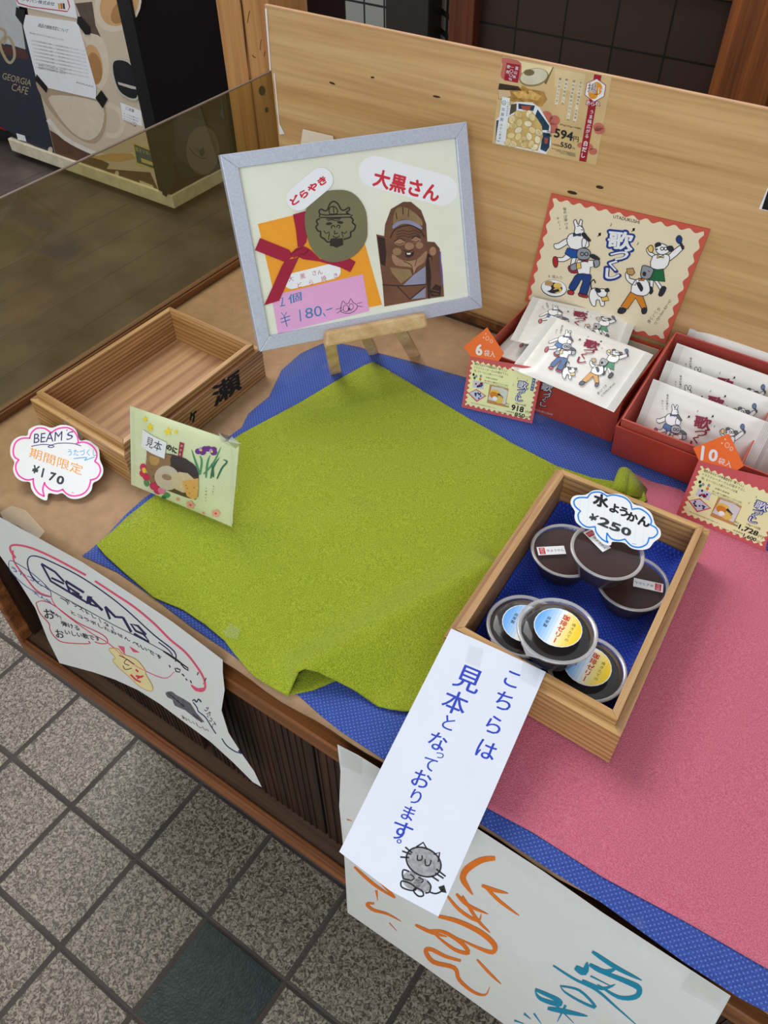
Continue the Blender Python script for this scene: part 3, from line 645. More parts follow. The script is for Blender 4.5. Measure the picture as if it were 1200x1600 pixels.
# ------------------------------------------------------------------ jelly cups
film = clear('cup_plastic', (.93, .93, .95), .04, .10, .02); domef = clear('dome_plastic', (.98, .98, .98), .01, .12, .0, fres=.25)
rimm = clear('rim_plastic', (.8, .8, .83), .15, .15, .30)
yokan = mat('bean_jelly', (60, 34, 32), .35, .06, 20, spec=.2); coff = mat('coffee_jelly', (26, 17, 14), .08, .1, 40, coat=1)
red = mat('stamp_red', (200, 30, 50), .5)
def shell(mb, R=.039, H=.034): mb.lathe([(.024, 0), (.0255, .001), (.031, .014), (.0355, H-.004), (.036, H-.0015), (R, H-.001), (R, H)], film, 56)
def cup(kind, label, px, z, rot, tilt=(0, 0), group=None):
    H = .034; c = at(*px, z=z+H)
    t = thing('jelly_cup', label, 'jelly cup', (c.x, c.y, z), group); t.rotation_euler = (tilt[0], tilt[1], rot)
    mb = MB(); shell(mb); mb.build('cup_shell', t, local=True, smooth=True)
    mb = MB(); mb.lathe([(.0005, .0012), (.0245, .0014), (.030, .013), (.0342, .0285), (.0345, .0312), (.0005, .0312)], yokan if kind == 'y' else coff, 48); mb.build('jelly', t, local=True, smooth=False)
    mb = MB(); mb.lathe([(.0352, H+.0002), (.0372, H+.0016), (R_, H+.0012), (R_, H-.0004), (.0372, H-.0006)], rimm, 56); mb.build('rim', t, local=True, smooth=True)
    if kind == 'y':
        mb = MB(); mb.lathe([(.0001, H+.0008), (.0352, H+.0008)], clear('lid_film', (.97, .95, .95), .0, .2, .008, fres=.25), 48); ld = mb.build('lid', t, local=True)
        mb = MB(); A = Art(mb, lambda x, y, h: V((x, y, H+.0012+h)))
        A.poly([(-.032, -.006), (-.001, -.006), (-.001, .006), (-.032, .006)], W, 0); A.poly([(-.030, -.0048), (-.0235, -.0048), (-.0235, .0048), (-.030, .0048)], red, 1)
        A.cell('石', (-.0267, .0022), (0, -.0045), (.0045, 0), W, 2); A.cell('川', (-.0267, -.0022), (0, -.0045), (.0045, 0), W, 2)
        A.htext('水ようかん', (-.020, 0), (-.004, 0), (0, .0042), BK, 1)
        mb.build('label', ld, local=True)
    else:
        mb = MB(); mb.lathe([(.0001, H+.0045), (.026, H+.0045), (.0295, H+.0035), (.0335, H+.0022), (.0352, H+.0006)], domef, 56); ld = mb.build('lid', t, local=True, smooth=True)
        mb = MB(); A = Art(mb, lambda x, y, h: V((x, y, H+.0048+h))); n = 14; Rl = .0232
        A.ell(0, 0, Rl, Rl, W, 0)
        for i in range(n):           # printed colour bands: blue, white, yellow
            a, b = -1+2*i/n, -1+2*(i+1)/n; t_ = (a+b)/2
            k = max(0, -t_)**.8*1.1; yk = max(0, t_)**.8*1.1; k = min(k, 1); yk = min(yk, 1)
            col = (255-150*k, 255-80*k, 252) if t_ < 0 else (250, 250-40*yk, 245-205*yk)
            pts = []
            for q in range(7): w = a+(b-a)*q/6; pts.append((w*Rl*.96, math.sqrt(max(0, 1-w*w))*Rl*.96))
            pts += [(x, -y) for x, y in reversed(pts)]
            A.poly(pts, mat('sticker_band_%d' % i, col, .4, .01), 1)
        A.vtext('珈琲ゼリー', (.003, .0145), (.003, -.0155), (.0072, 0), mat('sticker_red', (214, 66, 34), .5), 2, .03, up=(0, .0072))
        A.vtext('自家製', (-.0115, .006), (-.0115, -.004), (.0042, 0), BK, 2, .02, up=(0, .0042))
        A.vtext('挽きたての', (.0125, .010), (.0125, -.010), (.0040, 0), mat('sticker_grey', (90, 80, 60)), 2, 0, up=(0, .0040))
        mb.build('label', ld, local=True)
        if tilt[0] or True:
            mb = MB(); ta = -1.95; ca, sa = math.cos(ta), math.sin(ta); mb.add([(x*ca-y*sa, x*sa+y*ca, H) for x, y in ((.0375, -.012), (.0375, .012), (.0445, .002))], [(0, 1, 2)], rimm); mb.build('tab', t, local=True)
    return t
R_ = .039
zc = .8155
G1 = 'cups of brown bean jelly'; G2 = 'cups of coffee jelly'
cup('y', 'left bean jelly cup of the back three, its white label partly covered', (884, 860), zc, .66, group=G1)
cup('y', 'right bean jelly cup of the back three, its label pointing to the tray side', (988, 910), zc, 3.45, group=G1)
cup('y', 'upper bean jelly cup resting on two others, partly under the blue-edged price cloud', (945.5, 861), zc+.0355, -.42, (-.05, .04), G1)
cup('c', 'left coffee jelly cup of the front three, half covered by the upper one', (819, 978), zc, .12, group=G2)
cup('c', 'right coffee jelly cup of the front three, in the front corner of the tray', (917, 1044), zc, .05, group=G2)
cup('c', 'upper coffee jelly cup resting across two others, blue and yellow sticker fully visible', (870, 986), zc+.0395, .08, (-.03, 0), G2)

# ------------------------------------------------------------------ picture frame on easel
k = .915
fBL, fBR, fTL = [CAM+(V(p)-CAM)*k for p in [(-.712, .703, .83), (-.501, .999, .822), (-.798, .769, 1.077)]]
fp = Pl(fBL, fBR, fTL); fz = thing('picture_frame', 'silver picture frame with red ribbon, pancake picture and carved figure photo, on the easel', 'picture frame', tuple((fBL+fBR)/2))
O = [(343.7, 242), (729.4, 190), (754, 481), (406, 550)]; I = [(373, 262.5), (713, 215.6), (734, 464), (421, 525)]
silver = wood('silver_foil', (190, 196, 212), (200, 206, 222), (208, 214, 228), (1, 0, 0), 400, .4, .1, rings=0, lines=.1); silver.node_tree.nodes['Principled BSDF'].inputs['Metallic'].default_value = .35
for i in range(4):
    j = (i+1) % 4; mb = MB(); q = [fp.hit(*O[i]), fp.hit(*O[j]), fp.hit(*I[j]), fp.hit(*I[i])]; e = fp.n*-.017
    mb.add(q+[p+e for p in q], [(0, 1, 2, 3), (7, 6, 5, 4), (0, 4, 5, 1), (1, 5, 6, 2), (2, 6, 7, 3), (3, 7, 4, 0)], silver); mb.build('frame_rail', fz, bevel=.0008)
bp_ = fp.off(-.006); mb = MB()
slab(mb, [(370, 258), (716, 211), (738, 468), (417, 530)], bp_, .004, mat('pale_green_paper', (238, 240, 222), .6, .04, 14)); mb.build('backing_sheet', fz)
def part(name, lv): mb = MB(); pl = bp_.off(lv); return mb, pl, Art(mb, pl.surf())
og = mat('orange_paper', (250, 166, 40), .6, .03); pk = mat('pink_note', (236, 174, 224), .65, .03); rb = mat('red_ribbon', (168, 24, 58), .35, .1); rd = mat('letter_red', (214, 50, 66), .5, .03); whs = mat('label_white', (248, 249, 254), .6, .02)
mb, pl, A = part('o', .0004); slab(mb, [(403, 350), (480, 331), (560, 345), (597, 476), (440, 510)], pl, .0003, og); mb.build('orange_paper', fz)
mb, pl, A = part('p', .0008); slab(mb, [(424, 462), (567, 428.5), (577, 486), (434.5, 521)], pl, .0003, pk); A.z(380, 240, .18755)
ub = mat('note_blue', (70, 130, 190), .5)
A.line([(312, 1205), (330, 1200), (322, 1268)], 9, ub, 1, sm=1); A.line([(308, 1272), (350, 1262)], 9, ub, 1, sm=1); A.text('個', (378, 1255), (490, 1222), (370, 1180), ub, 1, .015)
A.line([(318, 1325), (342, 1355), (362, 1320)], 8, ub, 1, sm=1); A.line([(310, 1378), (390, 1352)], 8, ub, 1, sm=1); A.line([(316, 1408), (392, 1382)], 8, ub, 1, sm=1); A.line([(342, 1355), (366, 1442)], 9, ub, 1, sm=1)
A.line([(470, 1300), (480, 1398)], 10, ub, 1, sm=1); A.text('80', (522, 1378), (660, 1350), (512, 1292), ub, 1, .01); A.line([(668, 1330), (684, 1356)], 9, ub, 1, sm=1); A.line([(690, 1305), (742, 1288)], 9, ub, 1, sm=1)
ik = BK
A.line([(810, 1300), (830, 1225), (850, 1248), (880, 1245), (895, 1208), (915, 1240), (950, 1262), (940, 1300), (890, 1330), (830, 1325)], 5, ik, 1, closed=True, sm=2)
A.ring(855, 1290, 22, 28, 4, ik, 1); A.ring(900, 1275, 18, 24, 4, ik, 1); A.ell(882, 1295, 9, 8, ik, 1); A.line([(860, 1315), (885, 1308), (905, 1305)], 4, ik, 1)
for a in ([(770, 1298), (825, 1285)], [(780, 1330), (830, 1300)], [(950, 1250), (990, 1238)], [(950, 1270), (995, 1275)]): A.line(a, 4, ik, 1, sm=1)
mb.build('price_note', fz)
mb, pl, A = part('r', .0016); A.z(380, 240, .18755); slabz = lambda pts, lv=0: slab(mb, [(380+x*.18755, 240+y*.18755) for x, y in pts], bp_.off(.0014+lv), .0004, rb)
slabz([(415, 508), (520, 478), (552, 570), (525, 740), (500, 770), (455, 780), (440, 640)]); slabz([(140, 703), (380, 800), (420, 850), (350, 905), (98, 805)], .0003)
slabz([(350, 890), (440, 870), (470, 850), (400, 1000), (300, 1225), (175, 1265), (240, 1120), (320, 940)], .0006)
slabz([(500, 775), (560, 800), (640, 880), (800, 900), (880, 870), (937, 902), (892, 988), (815, 950), (640, 900), (500, 880), (440, 850)], .0003)
slabz([(395, 835), (440, 790), (500, 770), (545, 790), (535, 830), (460, 850), (420, 870)], .0012)
A.line([(400, 840), (450, 800), (500, 785)], 8, mat('ribbon_fold', (120, 14, 40), .4), 22); A.line([(470, 840), (520, 830), (540, 800)], 6, mat('ribbon_fold', (120, 14, 40), .4), 22)
mb.build('ribbon', fz)
def disc_pic():
    mb = MB(); pl = bp_.off(.0022); A = Art(mb, pl.surf()).z(380, 240, .18755)
    pts = [(520, 480), (560, 400), (640, 335), (740, 305), (870, 310), (960, 370), (1022, 480), (1035, 620), (1025, 720), (960, 820), (860, 885), (740, 905), (640, 870), (570, 790), (530, 680), (512, 570)]; pts = [tuple(p) for p in smoothpts(pts, 3, True)]
    slab(mb, [(380+x*.18755, 240+y*.18755) for x, y in pts], pl, .0003, mat('pancake_print', (124, 118, 86), .3, .22, 6)); k_ = mat('brand_mark', (44, 38, 28), .5)
    L_ = lambda p, w=9, **q: A.line(p, w*1.45, k_, 1, **q)
    L_([(635, 530), (640, 505), (690, 512), (880, 505), (890, 530), (640, 532)], 7, sm=2); L_([(640, 505), (632, 480), (650, 462), (675, 475), (700, 470), (722, 420), (755, 398), (790, 420), (815, 465), (845, 470), (880, 448), (885, 470), (860, 490), (882, 505)])
    L_([(722, 502), (718, 455), (750, 440), (780, 460), (782, 500)], 7, closed=True, sm=2); L_([(752, 440), (755, 500)], 6)
    L_([(640, 540), (610, 560), (622, 590), (605, 610), (625, 645), (645, 650), (645, 690), (675, 710), (700, 735), (730, 735)]); L_([(890, 525), (915, 550), (910, 575), (935, 600), (920, 640), (895, 655), (895, 690), (870, 705), (835, 715)])
    L_([(690, 545), (815, 540)], 6); L_([(700, 560), (740, 552), (770, 558), (805, 550)], 5)
    A.ell(715, 584, 26, 12, k_, 1, -.1); A.ell(808, 573, 26, 12, k_, 1, .1)
    L_([(738, 625), (735, 605), (755, 600), (765, 615)], 6); L_([(780, 615), (785, 598), (805, 600), (800, 625)], 6); L_([(765, 640), (760, 668), (790, 660)], 6); L_([(745, 685), (775, 700), (805, 685)], 6)
    L_([(672, 640), (690, 665), (720, 650)], 5); L_([(820, 650), (845, 665), (865, 645)], 5); L_([(710, 720), (718, 660)], 5); L_([(835, 700), (820, 655)], 5)
    A.poly([(725, 712), (750, 705), (830, 705), (835, 760), (800, 775), (775, 785), (750, 772), (722, 770)], k_, 2)
    mb.build('pancake_picture', fz)
disc_pic()
def pill(c1, c2, r, n=10):
    c1, c2 = V(c1), V(c2); d = (c2-c1).normalized(); a0 = math.atan2(d.y, d.x)
    return [(c2.x+r*math.cos(a0-math.pi/2+math.pi*i/n), c2.y+r*math.sin(a0-math.pi/2+math.pi*i/n)) for i in range(n+1)]+[(c1.x+r*math.cos(a0+math.pi/2+math.pi*i/n), c1.y+r*math.sin(a0+math.pi/2+math.pi*i/n)) for i in range(n+1)]
mb, pl, A = part('l', .0026); slab(mb, [(340+x/2.7273, 180+y/2.7273) for x, y in pill((345, 355), (440, 275), 52)], pl, .0003, whs); A.z(340, 180, 1/2.7273)
A.htext('どらやき', (327, 364), (445, 280), (-21, -30), rd, 1, .05); mb.build('title_label', fz)
mb, pl, A = part('l', .0004); slab(mb, [(340+x/2.7273, 180+y/2.7273) for x, y in pill((668, 240), (955, 320), 67)], pl, .0003, whs); A.z(340, 180, 1/2.7273)
A.htext('大黒さん', (700, 272), (912, 328), (16, -78), rd, 1, .036); mb.build('name_label', fz)
mb, pl, A = part('l', .0012); slab(mb, [(340+x/2.7273, 180+y/2.7273) for x, y in pill((315, 708), (492, 664), 33)], pl, .0003, whs); A.z(340, 180, 1/2.7273); dr = mat('soft_red', (196, 80, 110))
for ch, x, y in zip('大黒さん', (312, 362, 412, 436), (697, 686, 672, 668)): A.cell(ch, (x, y), (24, -4), (4, 22), dr, 1, .01) if False else A.cell(ch, (x, y), (24, -5), (-5, -24), dr, 1, .01)
for ch, x, y in zip('どら焼き', (348, 398, 452, 503), (724, 712, 696, 683)): A.cell(ch, (x, y), (24, -5), (-5, -24), dr, 1, .01)
mb.build('small_label', fz)
# cut-out photo of a carved wooden figure
mb, pl, A = part('s', .0004); Zs = lambda pts: [(560+x*.175, 220+y*.175) for x, y in pts]
b0 = mat('carved_brown', (112, 72, 48), .3, .25, 25, coat=.3); b1 = mat('carved_dark', (56, 34, 26), .3, .2); b2 = mat('carved_light', (170, 130, 100), .25, .15); b3 = mat('carved_gold', (150, 122, 84), .3, .2); b4 = mat('carved_blue', (150, 150, 176), .25, .1)
slab(mb, Zs([(160, 835), (230, 850), (238, 750), (290, 610), (400, 545), (470, 545), (560, 620), (605, 740), (615, 900), (680, 905), (725, 960), (750, 1150), (765, 1390), (620, 1410), (232, 1480), (215, 1260), (195, 1110)]), pl, .0003, b0); A.z(560, 220, .175)
A.poly([(170, 850), (235, 870), (250, 1000), (240, 1120), (200, 1100)], b1, 1); A.poly([(620, 1000), (660, 1040), (640, 1410), (620, 1410), (600, 1100)], b1, 1)
A.poly([(330, 620), (390, 590), (470, 620), (560, 700), (565, 760), (460, 710), (380, 705), (310, 750)], b3, 1, 3); A.poly([(310, 750), (380, 712), (470, 712), (560, 765), (560, 790), (460, 745), (380, 745), (310, 785)], b4, 2, 3)
A.line([(395, 590), (400, 660)], 8, b1, 3); A.line([(335, 640), (345, 700)], 8, b1, 3); A.line([(450, 610), (445, 680)], 6, b1, 3); A.line([(285, 870), (330, 790), (450, 755), (540, 790), (590, 860)], 9, b1, 3)
for y in (800, 825, 848): A.line([(340, y+15), (400, y), (450, y+12), (500, y), (550, y+25)], 5, b1, 3)
A.ell(370, 905, 48, 30, b2, 2); A.ell(515, 885, 42, 28, b2, 2); A.line([(320, 900), (370, 872), (415, 895)], 9, b1, 4); A.line([(475, 875), (515, 850), (555, 870)], 9, b1, 4); A.line([(335, 915), (370, 925), (405, 910)], 6, b1, 4); A.line([(480, 895), (515, 905), (545, 890)], 6, b1, 4)
A.ell(455, 940, 42, 34, b2, 3); A.ell(345, 990, 40, 34, b3, 3); A.ell(545, 935, 34, 30, b2, 3); A.line([(400, 975), (440, 990), (490, 965)], 7, b1, 4)
A.poly([(415, 1000), (455, 1010), (500, 985), (490, 1025), (450, 1045), (425, 1035)], b1, 4); A.poly([(430, 1003), (470, 1002), (462, 1016), (436, 1016)], W, 5)
A.poly([(300, 1010), (400, 1070), (520, 1060), (610, 980), (590, 1080), (520, 1130), (490, 1195), (470, 1130), (330, 1110)], b2, 2, 3); A.line([(400, 1075), (470, 1110), (490, 1190)], 6, b1, 4); A.line([(520, 1060), (505, 1120)], 5, b1, 4)
A.poly([(280, 1130), (460, 1150), (480, 1200), (380, 1275), (300, 1180)], b3, 1); A.poly([(490, 1200), (600, 1120), (600, 1280), (400, 1290)], b4, 1); A.line([(215, 1285), (400, 1295), (610, 1280)], 9, b1, 3); A.line([(350, 1300), (460, 1415)], 8, b1, 3); A.line([(600, 1300), (460, 1415)], 7, b1, 3); A.poly([(470, 1415), (600, 1310), (600, 1400)], b4, 2)
A.ell(665, 985, 30, 40, b2, 3); A.line([(640, 1040), (660, 1200), (655, 1270)], 22, b0, 3); A.poly([(690, 1280), (740, 1300), (735, 1385), (650, 1390), (640, 1340)], b1, 3); A.line([(655, 1330), (720, 1345)], 8, b0, 4); A.line([(655, 1360), (715, 1372)], 8, b0, 4); A.line([(730, 990), (735, 1100), (750, 1290)], 12, mat('carved_violet', (110, 90, 170), .3), 3)
mb.build('figure_cutout', fz)
# tabletop easel
ez = thing('display_easel', 'small pale wooden easel carrying the silver picture frame', 'easel', (-.57, .80, .80))
pine = wood('pine', (196, 158, 108), (216, 180, 130), (232, 200, 152), (1, 0, 0), 40, .5, .15, seed=12, lines=.4)
lp = fp.off(.016); LQ = [(510, 519), (666, 489), (670, 512), (508.5, 543)]; mb = MB(); q = [lp.hit(*p) for p in LQ]; e = fp.n*-.0155
mb.add(q+[p+e for p in q], [(0, 1, 2, 3), (7, 6, 5, 4), (0, 4, 5, 1), (1, 5, 6, 2), (2, 6, 7, 3), (3, 7, 4, 0)], pine); mb.build('ledge', ez, bevel=.0035)
ux = (fBR-fBL).normalized()
def bar(name, p0, p1, w, d, wdir):
    mb = MB(); a = V(p1)-V(p0); wv = wdir-a.normalized()*wdir.dot(a.normalized()); wv.normalize(); dv = a.normalized().cross(wv)
    mb.obox(V(p0)-wv*w/2-dv*d/2, wv*w, dv*d, a, pine); return mb.build(name, ez, bevel=.0015)
bar('leg', at(524, 580, z=.8035), lp.hit(517, 536)-fp.n*.006, .0165, .010, ux); bar('leg', at(647, 554, z=.799), lp.hit(622, 508)-fp.n*.006, .0165, .010, ux)
tp = fp.hit(545, 470)-fp.n*.022; bar('back_leg', at(583, 550, z=.8015), lp.hit(576, 520)-fp.n*.03, .015, .010, ux)
bar('upright', lp.hit(545, 523)-fp.n*.034, fp.hit(520, 330)-fp.n*.034, .014, .008, ux); bar('upright', lp.hit(622, 506)-fp.n*.034, fp.hit(580, 325)-fp.n*.034, .014, .008, ux)
# ------------------------------------------------------------------ sign on the board
bpn = Pl((0, .9928, 0), (1, .9928, 0), (0, .9915, -1)); gd = mat('gold_print', (214, 184, 132), .35, .12, 20, coat=.2); mar = mat('maroon_print', (158, 18, 44), .4, .03, coat=.2)
mb = MB(); slab(mb, [(785, 89), (956, 119), (931, 258), (769, 224)], bpn, .0005, gd, W); A = Art(mb, bpn.surf()).z(760, 80, 1/6)
paleg = mat('pale_gold', (240, 222, 176), .35, .1, 20); rose = mat('rose_cloud', (196, 110, 96), .4, .08)
A.poly([(300, 90), (620, 150), (560, 300), (440, 330), (330, 200)], paleg, 1); A.poly([(640, 160), (930, 215), (900, 420), (640, 330)], mat('mid_gold', (224, 200, 152), .35, .1, 20), 1)
A.poly([(150, 60), (300, 90), (330, 150), (300, 270), (150, 260), (135, 200), (150, 130)], rose, 2, 2)
for c in ((560, 620, 60), (640, 650, 50), (620, 720, 50)): A.ell(*c[:2], c[2], c[2], rose, 1)
for c in ((1050, 710, 50), (1060, 740, 50), (1000, 940, 40), (960, 900, 40), (880, 880, 30)): A.ell(*c[:2], c[2], c[2]*.8, rose, 1)
A.poly([(190, 108), (318, 130), (296, 298), (165, 272)], mar, 3)
A.vtext('富山米', (285, 160), (262, 240), (34, 6), W, 4, .02, up=(5, -34)); A.vtext('一〇〇％', (240, 150), (225, 262), (34, 6), W, 4, .02, up=(5, -34)); A.vtext('使用', (207, 145), (200, 195), (34, 6), W, 4, .02, up=(5, -34))
A.ell(445, 245, 140, 85, mat('spoon_rim', (150, 130, 88), .3), 3, -.18); A.ell(445, 238, 128, 74, mat('spoon_bowl', (214, 206, 180), .25, .15, 30, coat=.5), 4, -.18); A.ell(400, 200, 50, 30, mat('spoon_dark', (120, 106, 70), .3), 5); A.poly([(540, 300), (625, 145), (630, 150), (560, 310)], mat('spoon_dark', (0, 0, 0)), 4)
A.line([(330, 330), (370, 350), (390, 400)], 20, mat('broth', (190, 140, 60), .3), 4)
A.poly([(120, 300), (300, 330), (330, 370), (110, 360)], mat('shadow_print', (60, 44, 34), .5), 3); A.poly([(110, 360), (330, 340), (540, 380), (570, 450), (520, 520), (400, 490), (240, 470), (110, 450)], mat('flake_gold', (176, 134, 66), .4, .35, 120), 3)
A.poly([(240, 380), (420, 370), (520, 420), (480, 460), (300, 440)], mat('flake_light', (214, 172, 96), .4, .3, 150), 4); A.poly([(110, 360), (220, 370), (230, 420), (120, 450)], mat('flake_pale', (214, 186, 146), .4, .1), 4)
nv = mat('dish_navy', (38, 62, 88), .3, .3, 200); wl = mat('dish_white', (232, 236, 240), .4)
A.poly([(285, 475), (430, 480), (470, 510), (500, 530), (600, 700), (605, 880), (560, 965), (90, 865), (95, 640), (200, 520)], wl, 4)
A.poly([(300, 490), (455, 510), (440, 560), (300, 540)], nv, 5); A.poly([(325, 510), (420, 515), (400, 560), (340, 550)], mat('dish_red', (178, 80, 66), .3, .2), 6); A.poly([(480, 545), (590, 700), (585, 740), (520, 740), (450, 620)], nv, 5); A.poly([(530, 760), (600, 770), (590, 900), (560, 945), (505, 920)], nv, 5); A.poly([(545, 810), (580, 820), (570, 870), (545, 865)], mat('dish_red', (0, 0, 0)), 6)
A.poly([(230, 500), (285, 490), (280, 560), (215, 600)], mat('dish_brown', (90, 78, 60), .3, .3), 5); A.poly([(95, 650), (130, 640), (120, 850), (85, 830)], nv, 5)
cr = [mat('cracker_%d' % i, c, .45, .12, 80) for i, c in enumerate(((226, 206, 150), (238, 226, 190), (206, 176, 108)))]
A.poly([(170, 650), (300, 560), (430, 560), (520, 700), (530, 800), (480, 935), (170, 870)], cr[2], 6)
random.seed(3)
for i, (x, y) in enumerate([(300, 590), (400, 590), (430, 620), (240, 640), (310, 670), (390, 680), (250, 700), (300, 740), (430, 740), (490, 760), (230, 790), (400, 800), (340, 830), (480, 830), (420, 870), (250, 870), (200, 850), (450, 900), (350, 870), (190, 700), (300, 800)]):
    a = random.uniform(0, 3); A.ell(x, y, 40, 31, mat('cracker_edge', (180, 146, 84), .5), 7+i % 3*2, a, n=12); A.ell(x, y, 36, 27, cr[i % 2], 8+i % 3*2, a, n=12)
    if i % 3 == 0:
        for d_ in (-12, 0, 12): A.line([(x+d_, y-22), (x+d_+4, y+22)], 5, cr[2], 14, sm=1)
A.poly([(150, 425), (222, 440), (180, 840), (165, 848), (90, 835), (90, 815)], wl, 15); A.ring(165, 485, 18, 20, 4, nv, 16); A.cell('本', (165, 487), (22, 3), (4, -22), nv, 16)
A.vtext('加賀屋', (158, 545), (145, 640), (34, 5), nv, 16, .01, up=(4, -34)); A.vtext('白だし使用', (140, 690), (125, 815), (24, 4), nv, 16, 0, up=(3, -24)); A.vtext('石川県和倉温泉', (205, 480), (190, 600), (15, 2), nv, 16, 0, up=(2, -15))
for st, a, b in (('北陸の老舗旅館「加賀屋」', (885, 300), (828, 655)), ('総料理長監修の白だしの', (822, 285), (765, 640)), ('粉末を使用した', (752, 270), (715, 490)), ('揚げあられです。', (690, 262), (655, 500))):
    A.line([a, b], 30, mat('pale_band', (232, 222, 196), .5), 4, sm=1); A.vtext(st, a, b, (25, 4), BK, 5, .005, up=(4, -27))
A.text('80g(20g×4袋)', (688, 695), (885, 738), (692, 676), BK, 6, .01); A.text('594', (630, 805), (805, 845), (645, 720), BK, 6, .03); A.text('円', (812, 845), (862, 855), (816, 795), BK, 6, .02)
A.text('税込', (565, 760), (612, 770), (568, 738), BK, 16); A.text('価格', (560, 795), (610, 805), (563, 772), BK, 16, .02); A.text('本体価格', (610, 880), (688, 897), (612, 862), BK, 16); A.text('550', (690, 895), (795, 920), (697, 848), BK, 6, .025); A.text('円', (805, 918), (825, 922), (807, 902), BK, 6)
for i in range(3): A.text('原材料名もち米油脂調味料'[i:], (610+i*40, 915+i*22), (835, 968+i*12), (611+i*40, 905+i*22), BK, 6)
A.poly([(1010, 215), (1080, 228), (1060, 320), (935, 1040), (868, 1028), (960, 480), (1000, 300)], mar, 5)
hx = [(1035, 255), (1122, 320), (1105, 425), (1010, 478), (920, 410), (940, 300)]; c0 = V((1020, 365)); sc_ = lambda k_: [tuple(c0+(V(q_)-c0)*k_) for q_ in hx]
A.poly(hx, mar, 6); A.poly(sc_(.94), W, 7); A.ell(1035, 350, 52, 62, mat('hex_orange', (226, 150, 40), .4), 8); A.ell(1000, 400, 45, 50, mat('hex_orange', (0, 0, 0)), 8)
A.cell('揚', (990, 345), (88, 14), (14, -92), W, 10, .05); A.cell('揚', (990, 345), (88, 14), (14, -92), mat('hex_brown', (120, 60, 20)), 14, .0); A.cell('げ', (1072, 372), (60, 10), (10, -72), W, 10, .02)
for ch, x, y in zip('あられ', (955, 998, 1042), (482, 492, 490)): A.cell(ch, (x, y), (52, 8), (8, -52), mar, 8, .07); A.cell(ch, (x, y), (48, 7), (7, -48), W, 13, .02)
A.vtext('うま味広がる', (988, 570), (942, 795), (40, 6), W, 7, .02, up=(7, -42)); A.vtext('白だし', (930, 865), (905, 975), (46, 7), W, 7, .03, up=(8, -50))
tag(mb.build('product_poster', loc=bpn.hit(785, 89)), 'gold poster of fried rice crackers priced 594 yen, pinned to the plywood board', 'poster')
mb = MB(); slab(mb, [(1199.5, 293), (1185.5, 326.5), (1260, 343), (1270, 310)], bpn, .0005, W); A = Art(mb, bpn.surf()); A.poly([(1200, 297), (1190, 326.5), (1258, 341), (1267, 313)], blk, 1)
tag(mb.build('edge_poster', loc=bpn.hit(1190, 320)), 'black poster with a white border at the far right edge of the plywood board', 'poster')
cp = Pl((-.7, .985, .8), (-.5, .985, .8), (-.7, .991, 1.1)); mb = MB(); slab(mb, [(473, 202), (520, 213), (540, 330), (455, 330)], cp, .0008, mat('cream_card', (240, 226, 206), .6, .02)); tag(mb.build('cream_card', loc=cp.hit(470, 300)), 'plain cream card mostly hidden behind the silver picture frame', 'card')
mb = MB(); A = Art(mb, Pl((0, .9948, 0), (1, .9948, 0), (0, .9948, 1)).surf()); km = mat('knot_mark', (60, 40, 26), .6)
for q_ in ((894, 301, 8, 2.6, .25), (937, 292.5, 6, 2.6, .2), (519, 130, 5, 1.6, .4), (682, 151, 6, 1.6, .2), (582, 121, 3, 1.5, .1)):
    mb = MB(); A = Art(mb, Pl((0, .9948, 0), (1, .9948, 0), (0, .9948, 1)).surf()); A.ell(*q_[:4], km, 1, q_[4]); mb.build('knot', board)

